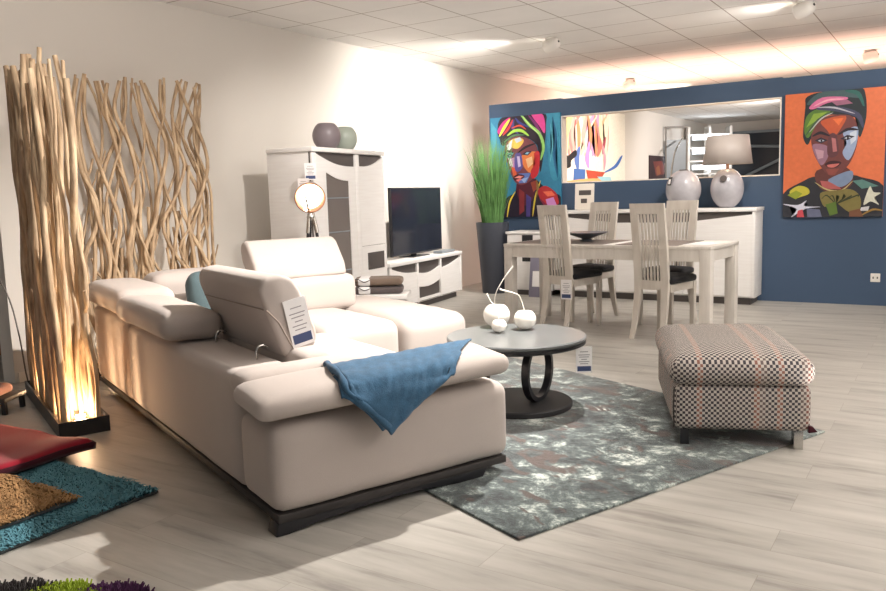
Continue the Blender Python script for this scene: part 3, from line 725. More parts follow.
def ball_vase(name, label, loc, r, mat):
    prof = []; n = 22
    for i in range(n):
        a = -PI/2+.45+(PI-.45-.62)*i/(n-1); prof.append((math.cos(a)*r, r*.95+math.sin(a)*r*1.06))
    z0 = prof[0][1]; prof = [(a, b-z0) for a, b in prof]
    top = prof[-1]; prof += [(top[0]-.006, top[1]+.002), (top[0]-.012, top[1]-.02), (top[0]*.9, top[1]-.09), (.01, .02)]
    bm = bmesh.new(); lathe(bm, prof, 40); return solid(name, label, 'vase', bm, mat, loc=loc, smooth=60)
ball_vase('round_vase', 'dark grey mauve globe vase on top of the display cabinet', (-4.80, 5.56, 1.641), .128, M['mauve'])
ball_vase('round_vase', 'pale grey green globe vase behind the mauve one', (-4.86, 5.88, 1.641), .122, M['sage'])

# ================================================================== TRIPOD LAMP
t = thing('tripod_floor_lamp', 'copper and chrome searchlight floor lamp on black tripod', 'lamp', (-4.35, 4.80, 0))
for k in range(3):
    a = math.radians(30+120*k); bm = bmesh.new(); tube(bm, [(math.cos(a)*.02, math.sin(a)*.02, 1.06), (math.cos(a)*.19, math.sin(a)*.19, 0)], [.013, .011], 8)
    lg = finish(bm, 'leg', M['black'], t)
    bm = bmesh.new(); tube(bm, [(math.cos(a)*.018, math.sin(a)*.018, 1.085), (math.cos(a)*.045, math.sin(a)*.045, .93)], .0155, 8); finish(bm, 'clamp', M['chrome'], lg)
bm = bmesh.new(); lathe(bm, [(.03, 1.04), (.035, 1.06), (.02, 1.09), (.012, 1.11)], 20); tube(bm, [(-.06, .115, 1.22), (-.03, .06, 1.13), (0, 0, 1.10), (.03, -.06, 1.13), (.06, -.115, 1.22)], .008, 8); finish(bm, 'yoke', M['chrome'], t)
bm = bmesh.new(); lathe(bm, [(.03, -.155), (.06, -.15), (.075, -.12), (.088, -.05), (.100, .0), (.108, .02)], 36); hd = finish(bm, 'head', M['copper'], t, 50)
bm = bmesh.new(); lathe(bm, [(.100, .010), (.108, .018), (.112, .05), (.104, .052), (.080, .029)], 36, cap=(False, False)); rim = finish(bm, 'rim', M['copper'], hd, 50)
bm = bmesh.new(); lathe(bm, [(.080, .030), (.07, .036), (.04, .043), (.001, .045)], 36, cap=(True, False)); finish(bm, 'lens', M['lens'], hd, 50)
bm = bmesh.new(); lathe(bm, [(.078, -.12), (.084, -.115), (.084, -.098), (.08, -.09)], 36, cap=(False, False)); finish(bm, 'cooling_band', M['chrome'], hd, 50)
tgt = Vector((.68, -.73, -.26)).normalized(); hd.scale = (1.1, 1.1, 1.1); hd.location = (0, 0, 1.225); hd.rotation_euler = tgt.to_track_quat('Z', 'Y').to_euler()
price_tag('price_card', 'white price card hanging behind the tripod lamp head', (-4.43, 4.82, 1.37), math.radians(33), .09, .13)

# pile of throws on a low stool behind the sofa end
PS = Vector((-3.98, 5.18, 0))
t = thing('display_stool', 'low white stool behind the sofa end holding folded throws', 'stool', PS, math.radians(30))
finish(B(-.25, .25, -.17, .17, .375, .415, .01), 'seat', M['white_wood'], t)
for x in (-.2, .2):
    for y in (-.13, .13): finish(B(x-.02, x+.02, y-.02, y+.02, 0, .375, .003), 'leg', M['white_wood'], t)
for i, (m, lb) in enumerate(((M['grey_throw'], 'charcoal folded throw with white paper band, lower of the pair'), (M['taupe_throw'], 'taupe folded throw with white paper band, upper of the pair'))):
    q = thing('folded_throw', lb, 'throw', (PS.x, PS.y, .4175+.068*i), math.radians(33))
    finish(cushion(-.20, .20, -.13, .13, 0, .056, .026, .006, n=10), 'folded_wool', m, q)
    finish(cushion(-.17, -.05, -.135, .135, -.0005, .0585, .027, .006, n=8), 'paper_band', M['paper'], q)
    bm = bmesh.new(); tube(bm, smoothpath([(-.17, -.14, .03), (-.20, -.155, .05), (-.16, -.15, .06), (-.11, -.142, .035), (-.06, -.142, .05)], 4), .0035, 6); finish(bm, 'ribbon', M['dark_wood'], q)

# ================================================================== DINING TABLE AND CHAIRS
dt = thing('dining_table', 'cream oak dining table with dark slate inset panels', 'table', (-2.455, 6.60, 0), math.radians(-4))
TX, TY, TZ = .935, .36, .75
finish(B(-TX, TX, -TY, TY, TZ-.028, TZ, .003), 'table_top', M['table_wood'], dt)
for x0, x1 in ((-.90, .02), (.13, .66)): finish(B(x0, x1, -TY+.05, TY-.05, TZ+.0003, TZ+.003), 'slate_inset', M['inset'], dt)
finish(B(-.02+.045, .125, -TY+.0, TY, TZ+.0003, TZ+.002), 'extension_strip', M['white_wood'], dt)
for s in (-1, 1):
    finish(B(-TX+.09, TX-.09, s*(TY-.02)-.012, s*(TY-.02)+.012, TZ-.12, TZ-.028), 'apron', M['table_wood'], dt)
    finish(B(s*(TX-.03)-.012, s*(TX-.03)+.012, -TY+.08, TY-.08, TZ-.12, TZ-.028), 'apron', M['table_wood'], dt)
    for s2 in (-1, 1):
        finish(B(s*(TX-.045)-.043, s*(TX-.045)+.043, s2*(TY-.045)-.043, s2*(TY-.045)+.043, 0, TZ-.028, .003), 'leg', M['table_wood'], dt)
def chair(name, label, x, y, rz, group=None):
    t = thing(name, label, 'chair', (x, y, 0), rz, group); cw = M['chair_wood']
    # side outline of a rear post: (y, z) centre line; the foot kicks backwards, the top leans backwards
    def post(xc, xf):
        line = [(-.285, 0, .021), (-.235, .18, .023), (-.205, .42, .028), (-.215, .60, .030), (-.245, .85, .028), (-.285, 1.09, .022)]
        P = smoothpath([(a, b, c) for a, b, c in line], 5); bm = bmesh.new(); prev = None
        for p in P:
            z = p.y; wx = .018+(.015 if z > .42 else .015*z/.42); xx = xf+(xc-xf)*min(1, z/.42)
            q = [bm.verts.new((xx+a*wx, p.x+b*.5*p.z*1.1, z)) for a, b in ((-1, -1), (1, -1), (1, 1), (-1, 1))]
            if prev:
                for k in range(4): bm.faces.new((prev[k], prev[(k+1) % 4], q[(k+1) % 4], q[k]))
            else: bm.faces.new(q[::-1])
            prev = q
        bm.faces.new(prev); return bm
    yb = lambda z: -.215-(.03*(z-.6)/.25 if z < .85 else .03+.04*(z-.85)/.24) if z > .6 else -.205-.010*max(0, (z-.42)/.18)
    for s in (-1, 1): finish(post(s*.118, s*.134), 'rear_post', cw, t, 40)
    def rail(z0, z1, th=.022):
        return extr([(yb(z0)-th/2, z0), (yb(z0)+th/2, z0), (yb(z1)+th/2, z1), (yb(z1)-th/2, z1)], 0, -.086, .086, 0, 1, 'yz')
    finish(rail(1.005, 1.09), 'top_rail', cw, t, 0); finish(rail(.40, .475), 'lower_rail', cw, t, 0)
    for i in range(5):
        xx = -.060+.030*i; bm = bmesh.new(); prev = None
        for k in range(9):
            z = .47+(1.01-.47)*k/8; y_ = yb(z)
            q = [bm.verts.new((xx+a*.0068, y_+b*.007, z)) for a, b in ((-1, -1), (1, -1), (1, 1), (-1, 1))]
            if prev:
                for m_ in range(4): bm.faces.new((prev[m_], prev[(m_+1) % 4], q[(m_+1) % 4], q[m_]))
            prev = q
        finish(bm, 'slat', cw, t, 0)
    finish(cushion(-.172, .172, -.195, .225, .445, .50, .022, .014, n=10), 'seat', M['seat_black'], t)
    finish(B(-.13, .13, .195, .215, .385, .444), 'seat_rail', cw, t)
    for s in (-1, 1):
        finish(B(s*.15-.01, s*.15+.01, -.19, .195, .385, .444), 'seat_rail', cw, t)
        finish(extr([(.175, 0), (.205, 0), (.218, .385), (.218, .444), (.172, .444)], 0, s*.15-.019, s*.15+.019, .002, 1, 'yz'), 'front_leg', cw, t)
    return t
c1 = chair('dining_chair', 'near side slatted oak chair left at the dining table, tag hanging on it', -2.83, 6.50, math.radians(-13))
def chair_copy(label, x, y, rz):
    c = copy_tree(c1); c['label'] = label; c.location = (x, y, 0); c.rotation_euler.z = rz; return c
chair_copy('near side slatted oak chair right at the dining table, nearest the ottoman', -1.965, 6.385, math.radians(-12))
chair_copy('far side slatted oak chair behind the dark bowl', -2.88, 6.985, math.radians(168))
chair_copy('far side slatted oak chair at the table end with white papers', -2.13, 6.97, math.radians(168))
for o in list(COL.objects):
    if o.get('category') == 'chair': o['group'] = 'slatted dining chairs around the table'
price_tag('price_card', 'white price card hanging from the left near dining chair', (-2.772, 6.238, .45), math.radians(5), .095, .17)
def bowl(loc):
    bm = bmesh.new(); lathe(bm, [(.06, 0), (.062, .006), (.04, .022), (.10, .045), (.185, .075), (.19, .080), (.183, .082), (.10, .056), (.03, .046), (.001, .045)], 48, cap=(True, False))
    return solid('footed_bowl', 'dark grey shallow footed bowl on the dining table', 'bowl', bm, M['bowl'], loc=loc, smooth=60)
bowl((-2.76, 6.66, .754))
for k, (x, y, r) in enumerate(((-1.74, 6.55, .12), (-1.68, 6.47, -.20))):
    solid('paper_sheet', ('white paper sheet under another on the right end of the dining table', 'topmost white paper sheet on the right end of the dining table')[k], 'paper', B(-.105, .105, -.148, .148, 0, .001), M['paper'], loc=(x, y, .7505+.0015*k), rot=r, smooth=0)

# ================================================================== SIDEBOARDS
sb = thing('sideboard', 'long white washed sideboard with dark slanted recess below the blue wall', 'sideboard', (-3.86, 8.34, 0)); w_, d_, h_ = 2.20, .38, .985
finish(B(.06, w_-.04, .05, d_, 0, .07), 'plinth', M['recess'], sb)
finish(B(0, w_, .03, d_, .07, h_-.035, .003), 'carcass', M['white_wood'], sb)
finish(B(-.01, w_+.012, -.012, d_+.005, h_-.035, h_, .004), 'top_board', M['white_wood'], sb)
finish(B(.01, w_-.01, .018, .0295, .09, h_-.04), 'recessed_front', M['recess'], sb)
for x in (0, w_-.03): finish(B(x, x+.03, -.004, .018, .08, h_-.036, .002), 'post', M['white_wood'], sb)
zt = h_-.04
finish(panel([(.03, zt-.02), (.75, zt-.10), (.75, .09), (.03, .09)], 0, .017), 'door', M['white_wood'], sb, 0)
finish(panel([(.755, zt-.10), (1.48, zt-.10), (1.48, .09), (.755, .09)], 0, .017), 'door', M['white_wood'], sb, 0)
finish(panel([(1.485, zt-.10), (w_-.03, zt-.025), (w_-.03, .09), (1.485, .09)], 0, .017), 'door', M['white_wood'], sb, 0)
for x in (.70, 1.43, 1.56):
    finish(B(x-.022, x+.022, -.006, -.0003, .35, .50, .002), 'handle', M['recess'], sb)
lc = thing('low_cabinet', 'lower white cabinet with square dark handles left of the sideboard', 'cabinet', (-4.46, 8.32, 0)); w_, d_, h_ = .58, .38, .75
finish(B(.03, w_-.03, .03, d_, 0, .06), 'plinth', M['recess'], lc)
finish(B(0, w_, .02, d_, .06, h_-.03, .003), 'carcass', M['white_wood'], lc); finish(B(-.008, w_+.008, -.01, d_, h_-.03, h_, .003), 'top_board', M['white_wood'], lc)
for i, (z0, z1) in enumerate(((.08, .50), (.505, .715))):
    dd = finish(B(.01, w_-.01, 0, .019, z0, z1, .002), 'drawer', M['white_wood'], lc)
    finish(B(w_*.36, w_*.60, -.008, -.0003, (z0+z1)/2+.02, (z0+z1)/2+.10, .002) if i else B(w_*.36, w_*.60, -.008, -.0003, .40, .49, .002), 'handle', M['black'], dd)
ps = thing('leaning_board', 'grey purple display board leaning against the low white cabinet', 'board', (-4.02, 8.20, 0), math.radians(0))
bd = finish(B(-.10, .13, 0, .012, 0, .46, .002), 'board', plain('mauve_grey_board', srgb(128, 124, 142), .6), ps); bd.rotation_euler = (math.radians(-8), 0, 0)
bd2 = finish(B(-.06, .05, -.003, -.0005, .12, .30), 'white_label', M['paper'], ps); bd2.rotation_euler = (math.radians(-8), 0, 0)
# framed price display on the sideboard
fr = thing('price_display', 'white upright price display with two dark squares on the sideboard', 'sign', (-3.52, 8.44, .9855), math.radians(8))
finish(B(-.11, .11, -.004, .004, .01, .30, .002), 'panel', M['trim'], fr).rotation_euler = (math.radians(-6), 0, 0)
for x0, x1, z0, z1 in ((-.065, .075, .17, .225), (-.04, .03, .08, .13)): finish(B(x0, x1, -.0065, -.0045, z0, z1), 'dark_square', M['recess'], fr).rotation_euler = (math.radians(-6), 0, 0)
finish(B(-.08, .08, -.03, .03, 0, .008), 'stand_foot', M['trim'], fr)
# ceramic lamp and its unshaded twin
def egg(bm, rx, h, n=22, z0=0):
    prof = [(.06*rx/.16, z0)]
    for i in range(1, n):
        a = -PI/2+.42+(PI-.42-.30)*i/(n-1); prof.append((math.cos(a)*rx, z0+h/2+math.sin(a)*h/2-.012))
    lathe(bm, prof, 40)
tl = thing('table_lamp', 'egg shaped pearly table lamp with taupe drum shade on the sideboard', 'lamp', (-1.98, 8.53, .9855))
bm = bmesh.new(); egg(bm, .165, .42); finish(bm, 'body', M['pearl'], tl, 60)
bm = bmesh.new(); lathe(bm, [(.018, .395), (.016, .47), (.02, .475), (.02, .50)], 16); finish(bm, 'neck', M['copper'], tl, 60)
bm = bmesh.new(); lathe(bm, [(.245, .445), (.205, .735)], 48, cap=(False, False)); o = finish(bm, 'shade', M['shade'], tl, 60); md = o.modifiers.new('thickness', 'SOLIDIFY'); md.thickness = .003
bm = bmesh.new(); lathe(bm, [(.012, .50), (.03, .53), (.03, .56), (.01, .58)], 16); finish(bm, 'bulb', M['glow'], tl, 60)
l = bpy.data.lights.new('lamp_light', 'POINT'); l.energy = 3.5; l.color = (1, .75, .5); l.shadow_soft_size = .03
lo = bpy.data.objects.new('lamp_light', l); COL.objects.link(lo); lo.parent = tl; lo.location = (0, 0, .62)
bm = bmesh.new(); lathe(bm, [(.033, -.003), (.035, 0), (.033, .003)], 20); o = finish(bm, 'dark_medallion', M['recess'], tl, 40, loc=(.0, -.162, .30), rot=(math.radians(70), 0, 0))
tl2 = thing('egg_vase', 'round pearly ceramic vase with white hang tag left of the shaded lamp', 'vase', (-2.43, 8.53, .9855))
bm = bmesh.new(); egg(bm, .182, .42); finish(bm, 'body', M['pearl'], tl2, 60)
bm = bmesh.new(); lathe(bm, [(.05, .395), (.045, .41), (.04, .41), (.035, .38)], 24, cap=(False, True)); finish(bm, 'mouth', M['recess'], tl2, 60)
finish(B(-.028, .028, -.002, .002, -.045, .045), 'dark_tag', M['black'], tl2, 0, loc=(-.10, -.150, .29), rot=(math.radians(-14), 0, -.6))
finish(B(-.016, .016, -.004, -.0025, -.03, .02), 'white_label', M['paper'], tl2, 0, loc=(-.10, -.150, .29), rot=(math.radians(-14), 0, -.6))
# wall socket
wsk = thing('wall_socket', 'white square wall socket low on the blue partition', 'socket', (-.615, YP, .275))
finish(B(-.042, .042, -.012, -.0005, -.042, .042, .003), 'plate', M['white_plastic'], wsk)
for x in (-.018, .018): finish(B(x-.006, x+.006, -.0135, -.0122, -.01, .01), 'slot', M['recess'], wsk)

# ================================================================== PLANT
pt = thing('grass_planter', 'tall anthracite planter with long green artificial grass', 'plant', (-4.70, 8.42, 0))
bm = bmesh.new(); lathe(bm, [(.135, 0), (.14, .01), (.20, .84), (.20, .86), (.185, .86), (.18, .80)], 40, cap=(True, False)); lathe(bm, [(.181, .80), (.001, .805)], 40, cap=(False, False)); finish(bm, 'planter', M['pot'], pt, 50)
bm = bmesh.new(); rnd = random.Random(3)
for k in range(820):
    a = rnd.uniform(0, 2*PI); q = .13*math.sqrt(rnd.random()); x, y = q*math.cos(a), q*math.sin(a)
    b = a+rnd.uniform(-.8, .8); L_ = rnd.uniform(.45, 1.12); sp_ = rnd.uniform(.02, .25)*(L_**.5); dr = rnd.uniform(0, .25)*max(0, sp_-.12)*4
    n = 7; w = rnd.uniform(.0025, .0042); c = rnd.uniform(0, PI); sd = Vector((math.cos(c), math.sin(c), 0)); prev = None
    for i in range(n+1):
        f = i/n; o_ = sp_*f**1.8
        p = Vector((x+math.cos(b)*o_, y+math.sin(b)*o_, .80+L_*f-dr*f**3)); ww = w*(1-f**3)+.0003
        p.y = min(p.y, .28); p.x = max(p.x, -.55)
        q_ = (bm.verts.new(p-sd*ww), bm.verts.new(p+sd*ww))
        if prev: bm.faces.new((prev[0], prev[1], q_[1], q_[0]))
        prev = q_
o = finish(bm, 'grass_blades', M['grass'], pt, 80); o['kind'] = 'stuff'

# ================================================================== PAINTINGS
_cm = {}
def cmat(c):
    k = tuple(c)
    if k not in _cm: _cm[k] = plain('paint_%d_%d_%d' % k, srgb(*c), .55, var=.16, scale=26)
    return _cm[k]
def painting(name, label, loc, rz, w, h, W_, H_, bg, polys, thick=.03, cat='painting'):
    """flat canvas; polys in picture units (W_ x H_, origin top left)"""
    t = thing(name, label, cat, loc, rz)
    finish(B(0, w, -thick, 0, 0, h), 'canvas', cmat(bg), t, 0)
    mats = []; bm = bmesh.new(); yy = -thick-.0004
    for col, pts in polys:
        m = cmat(col)
        if m not in mats: mats.append(m)
        yy -= .00012
        c = smoothpoly(pts) if len(pts) > 4 else pts
        vs = [bm.verts.new((max(0, min(1, p[0]/W_))*w, yy, (1-max(0, min(1, p[1]/H_)))*h)) for p in c]
        try:
            f = bm.faces.new(vs); f.material_index = mats.index(m)
            bmesh.ops.triangulate(bm, faces=[f])
        except Exception: pass
    me = bpy.data.meshes.new('painted_figure'); bm.to_mesh(me); bm.free()
    for m in mats: me.materials.append(m)
    o = bpy.data.objects.new('painted_picture', me); COL.objects.link(o); o.parent = t
    return t
def smoothpoly(pts):
    n = len(pts); out = []
    for i in range(n):
        p0, p1, p2, p3 = [Vector(pts[(i+k) % n]).to_2d() for k in (-1, 0, 1, 2)]
        for s in range(4):
            t = s/4; q = .5*((2*p1)+(-p0+p2)*t+(2*p0-5*p1+4*p2-p3)*t*t+(-p0+3*p1-3*p2+p3)*t**3)*1.0
            out.append((q.x, q.y))
    return out
def band(p, w):  # brush stroke as outline
    P = [Vector(q) for q in p]; L1, L2 = [], []
    for i, q in enumerate(P):
        t = (P[min(i+1, len(P)-1)]-P[max(i-1, 0)]).normalized(); n = Vector((-t.y, t.x)); ww = w*(.45 if i in (0, len(P)-1) else 1)/2
        L1.append(tuple(q+n*ww)); L2.append(tuple(q-n*ww))
    return L1+L2[::-1]
# right portrait (picture units 440 x 545)
P2 = [
 ((40, 42, 50), [(0, 440), (90, 385), (150, 365), (300, 365), (345, 375), (440, 415), (440, 545), (0, 545)]),
 ((96, 52, 50), [(150, 340), (280, 330), (310, 400), (240, 440), (165, 415)]),
 ((176, 92, 92), [(168, 385), (235, 392), (262, 425), (180, 420)]), ((120, 138, 168), [(205, 380), (300, 345), (306, 385), (262, 415), (225, 400)]),
 ((34, 44, 50), [(85, 160), (92, 60), (100, 15), (200, -5), (325, -5), (352, 30), (358, 120), (338, 200), (325, 190), (310, 120), (180, 105), (132, 175), (108, 225), (88, 200)]),
 ((110, 60, 58), [(122, 190), (140, 130), (200, 105), (290, 110), (322, 160), (322, 240), (290, 320), (232, 365), (190, 350), (148, 290), (128, 240)]),
 ((190, 86, 52), [(165, 125), (270, 110), (250, 165), (220, 195), (190, 165)]), ((222, 112, 62), [(215, 120), (262, 118), (242, 150)]),
 ((150, 112, 132), [(130, 225), (195, 235), (200, 280), (172, 318), (145, 280)]), ((186, 148, 162), [(140, 245), (180, 255), (178, 285), (155, 290)]),
 ((148, 164, 196), [(262, 180), (322, 160), (320, 235), (290, 300), (262, 268), (278, 225)]), ((196, 206, 220), [(290, 185), (320, 172), (318, 215), (296, 235)]),
 ((96, 56, 62), [(200, 190), (232, 188), (245, 262), (222, 285), (196, 270)]), ((176, 110, 112), [(212, 200), (230, 205), (238, 260), (220, 262)]),
 ((34, 28, 40), band([(130, 188), (162, 176), (200, 190)], 13)), ((34, 28, 40), band([(245, 186), (282, 168), (322, 172)], 13)),
 ((44, 38, 54), [(138, 208), (165, 196), (196, 210), (166, 222)]), ((178, 184, 198), [(152, 210), (168, 204), (182, 211), (166, 216)]),
 ((44, 38, 54), [(248, 208), (280, 192), (312, 200), (282, 214)]), ((178, 184, 198), [(266, 206), (282, 199), (298, 204), (282, 209)]),
 ((26, 22, 30), [(164, 205), (172, 205), (172, 215), (164, 215)]), ((26, 22, 30), [(279, 198), (287, 198), (287, 209), (279, 209)]),
 ((62, 30, 36), [(186, 314), (215, 300), (258, 308), (236, 330), (206, 330)]), ((196, 108, 102), [(196, 318), (226, 314), (250, 314), (230, 328), (206, 328)]),
 ((138, 72, 64), [(190, 335), (250, 335), (232, 362), (204, 360)]),
 ((86, 122, 50), [(90, 165), (100, 100), (150, 72), (205, 85), (150, 130), (110, 195)]), ((132, 164, 60), [(98, 150), (130, 92), (190, 88), (130, 130)]), ((60, 86, 60), band([(100, 180), (150, 120), (215, 88)], 10)),
 ((182, 184, 180), band([(118, 165), (165, 115), (210, 95)], 6)),
 ((64, 88, 92), [(98, 50), (150, 5), (260, -3), (340, 40), (250, 30), (160, 45)]), ((204, 108, 150), [(110, 62), (165, 25), (265, 30), (270, 42), (190, 50), (130, 72)]), ((224, 160, 176), band([(135, 58), (190, 38), (255, 38)], 8)),
 ((64, 66, 92), band([(150, 72), (230, 78), (320, 110), (345, 160)], 22)), ((176, 176, 186), band([(150, 66), (220, 72), (300, 100)], 7)), ((40, 96, 90), band([(270, 5), (320, 20), (345, 70)], 18)),
 ((150, 96, 120), [(205, 45), (275, 42), (300, 60), (230, 64)]),
 ((188, 174, 120), band([(150, 395), (200, 425), (262, 430), (305, 395)], 6)),
 ((186, 178, 60), [(30, 430), (70, 405), (112, 415), (120, 440), (80, 455), (50, 460)]), ((138, 150, 46), [(20, 445), (60, 425), (90, 440), (60, 465)]),
 ((204, 206, 222), [(0, 485), (70, 490), (110, 470), (100, 495), (175, 500), (105, 508), (40, 545), (65, 508)]), ((190, 70, 80), [(70, 515), (92, 510), (100, 545), (66, 545)]), ((98, 104, 130), [(110, 505), (170, 512), (180, 545), (115, 545)]),
 ((122, 112, 62), [(170, 440), (240, 430), (300, 425), (342, 455), (345, 510), (300, 525), (235, 480), (190, 500)])]
for k in range(6): P2.append(((52, 58, 34), band([(240, 490), (200+26*k, 455-3*abs(k-3)+4), (178+32*k, 446+6*abs(k-3))], 6)))
P2 += [((86, 112, 44), [(195, 490), (240, 478), (250, 530), (215, 540)]), ((88, 128, 122), [(310, 390), (350, 385), (420, 415), (350, 425)]), ((206, 206, 190), [(370, 450), (385, 415), (400, 440), (430, 445), (405, 465), (425, 495), (390, 480), (360, 495)]), ((196, 196, 200), [(350, 505), (385, 500), (380, 520), (345, 520)]), ((150, 120, 60), band([(350, 540), (400, 515), (440, 520)], 9)), ((116, 76, 54), [(300, 520), (345, 510), (360, 545), (300, 545)])]
painting('portrait_painting', 'unframed portrait with patterned dark headwrap on an orange ground', (-1.47, YP-.001, .873), 0, .895, 1.225, 440, 545, (214, 112, 70), P2)
# left portrait (units 367 x 530)
P1 = [
 ((54, 140, 172), [(300, 0), (367, 0), (367, 300), (320, 330), (300, 150)]), ((30, 96, 140), band([(330, 30), (345, 120), (335, 220), (350, 320)], 12)), ((92, 176, 196), band([(318, 60), (328, 150), (316, 240)], 6)), ((70, 150, 176), [(5, 20), (34, 60), (30, 200), (8, 260)]),
 ((34, 26, 44), [(60, 530), (80, 430), (140, 400), (140, 350), (230, 330), (262, 360), (310, 400), (367, 430), (367, 530)]),
 ((84, 30, 48), [(140, 350), (232, 330), (230, 420), (190, 470), (150, 440)]), ((130, 46, 52), [(150, 380), (178, 400), (176, 500), (150, 520)]), ((74, 60, 128), [(188, 410), (214, 430), (206, 530), (186, 530)]), ((150, 66, 50), [(212, 350), (246, 338), (250, 380), (226, 400)]),
 ((36, 24, 42), [(40, 80), (48, 20), (90, -3), (280, -6), (296, 60), (284, 190), (262, 300), (250, 160), (160, 110), (70, 150), (50, 110)]),
 ((120, 62, 72), [(76, 170), (100, 120), (160, 105), (240, 150), (256, 240), (240, 310), (205, 345), (160, 362), (124, 335), (92, 250)]),
 ((236, 190, 88), [(100, 130), (150, 112), (180, 130), (150, 168), (112, 160)]), ((226, 226, 232), [(88, 150), (120, 118), (112, 165), (92, 190)]), ((196, 208, 224), [(130, 118), (160, 110), (170, 128), (140, 140)]),
 ((96, 160, 150), [(84, 190), (128, 186), (112, 216), (90, 214)]), ((226, 128, 72), [(170, 205), (240, 190), (250, 250), (214, 300), (176, 262)]), ((248, 196, 150), [(188, 226), (222, 214), (226, 252), (200, 274)]),
 ((198, 40, 52), [(232, 200), (260, 196), (254, 300), (222, 330), (214, 290), (238, 250)]), ((198, 140, 190), [(100, 220), (130, 214), (130, 270), (110, 270)]), ((232, 220, 226), [(94, 216), (114, 222), (120, 262), (104, 258)]),
 ((216, 92, 60), [(110, 262), (134, 270), (140, 310), (122, 312)]), ((92, 80, 150), [(132, 200), (162, 196), (172, 262), (150, 290), (130, 276)]), ((206, 190, 224), [(142, 210), (156, 210), (162, 262), (148, 268)]), ((96, 120, 190), [(150, 300), (214, 300), (190, 350), (150, 352)]), ((150, 176, 220), [(160, 330), (200, 322), (180, 352)]),
 ((26, 20, 36), band([(150, 190), (190, 164), (235, 150)], 12)), ((26, 20, 36), band([(74, 200), (92, 178), (122, 188)], 10)),
 ((34, 32, 60), [(168, 202), (192, 186), (222, 188), (200, 208)]), ((140, 190, 214), [(184, 199), (196, 190), (210, 192), (198, 203)]), ((34, 32, 60), [(86, 204), (104, 194), (122, 204), (104, 212)]), ((150, 190, 200), [(98, 204), (106, 199), (114, 204), (106, 208)]),
 ((70, 20, 34), [(120, 320), (146, 304), (182, 314), (160, 334), (132, 338)]), ((240, 150, 140), [(126, 322), (150, 312), (176, 316), (156, 326)]), ((232, 120, 120), [(134, 334), (158, 326), (168, 330), (148, 344)]),
 ((206, 50, 132), [(40, 70), (70, 25), (110, 5), (96, 45), (60, 90)]), ((226, 226, 70), band([(52, 95), (80, 50), (106, 15)], 15)), ((196, 50, 60), band([(72, 92), (100, 60), (122, 20)], 13)), ((70, 60, 130), band([(130, 20), (122, 60), (150, 90)], 14)),
 ((216, 70, 150), [(222, -3), (276, 0), (292, 50), (288, 100), (262, 60)]), ((120, 36, 110), band([(210, 5), (250, 60), (282, 140)], 14)), ((150, 206, 110), band([(168, -5), (210, 50), (262, 100), (282, 170), (268, 230)], 15)), ((206, 232, 150), band([(180, 10), (220, 60), (256, 96)], 6)),
 ((168, 214, 80), band([(96, 96), (130, 76), (170, 78), (204, 104)], 15)), ((80, 120, 90), band([(80, 128), (126, 100), (180, 100)], 10)), ((210, 80, 60), band([(120, 60), (160, 50), (190, 70)], 9)), ((50, 60, 140), band([(140, 12), (160, 36), (205, 60)], 12)),
 ((226, 200, 70), band([(84, 530), (100, 450), (128, 400)], 9)), ((226, 200, 70), band([(222, 520), (236, 430), (262, 350)], 9)), ((140, 110, 60), band([(244, 340), (252, 380), (240, 430)], 10)),
 ((180, 40, 48), [(252, 390), (290, 370), (336, 400), (352, 430), (350, 470), (280, 460), (258, 430)]), ((232, 110, 80), [(276, 400), (320, 398), (340, 420), (300, 426)]), ((206, 140, 206), [(290, 440), (330, 430), (346, 470), (300, 480)]), ((120, 30, 60), band([(262, 440), (300, 480), (350, 500)], 14))]
painting('portrait_painting', 'unframed portrait with multicoloured headwrap on a teal ground', (-4.87, YP-.001, .91), 0, .94, 1.215, 367, 530, (46, 124, 160), P1)

# ================================================================== BEYOND THE PARTITION
P3 = []
rnd = random.Random(21)
cols = [(244, 190, 150), (238, 150, 110), (248, 214, 150), (240, 176, 170), (252, 224, 190), (226, 140, 140), (216, 160, 206), (250, 234, 214)]
for k in range(26):
    x = 40+rnd.uniform(0, 150); P3.append((cols[k % 8], band([(x+rnd.uniform(-10, 10), 250), (x+rnd.uniform(-14, 14), 150), (x+rnd.uniform(-30, 30), rnd.uniform(-10, 60))], rnd.uniform(8, 18))))
P3 += [((90, 120, 190), band([(95, 330), (92, 280), (100, 220)], 16)), ((190, 150, 220), band([(130, 320), (126, 270), (134, 190)], 14)), ((222, 120, 110), band([(165, 250), (172, 200), (168, 150)], 16)), ((150, 60, 80), band([(182, 240), (186, 190), (192, 150)], 10)), ((236, 160, 180), band([(186, 330), (190, 270), (182, 200)], 9)),
 ((60, 110, 190), band([(190, 345), (230, 310), (255, 250)], 14)),
 ((28, 24, 28), [(28, 250), (36, 240), (52, 262), (66, 262), (88, 232), (92, 260), (74, 290), (72, 322), (48, 330), (24, 300)]),
 ((238, 238, 240), [(40, 345), (90, 340), (84, 380), (50, 384)]), ((70, 110, 180), [(82, 330), (120, 332), (118, 392), (80, 392)]), ((190, 80, 60), [(122, 335), (190, 345), (176, 380), (128, 382)]), ((240, 180, 120), [(50, 400), (150, 380), (190, 400), (140, 440), (60, 440)]), ((120, 160, 90), [(110, 420), (160, 415), (158, 445), (112, 448)]), ((226, 212, 60), [(40, 380), (60, 385), (64, 440), (44, 440)]), ((160, 210, 226), [(160, 370), (210, 372), (222, 420), (190, 415)]), ((30, 26, 30), [(196, 420), (220, 430), (214, 455), (192, 450)])]
painting('colour_splash_painting', 'bright painting of colour strokes with a black dog on the far left wall', (XW+.001, 11.35, 1.18), math.radians(90), 3.55, 1.45, 270, 455, (250, 240, 228), P3)
bpy.data.objects['colour_splash_painting'].rotation_euler.z = math.radians(90)
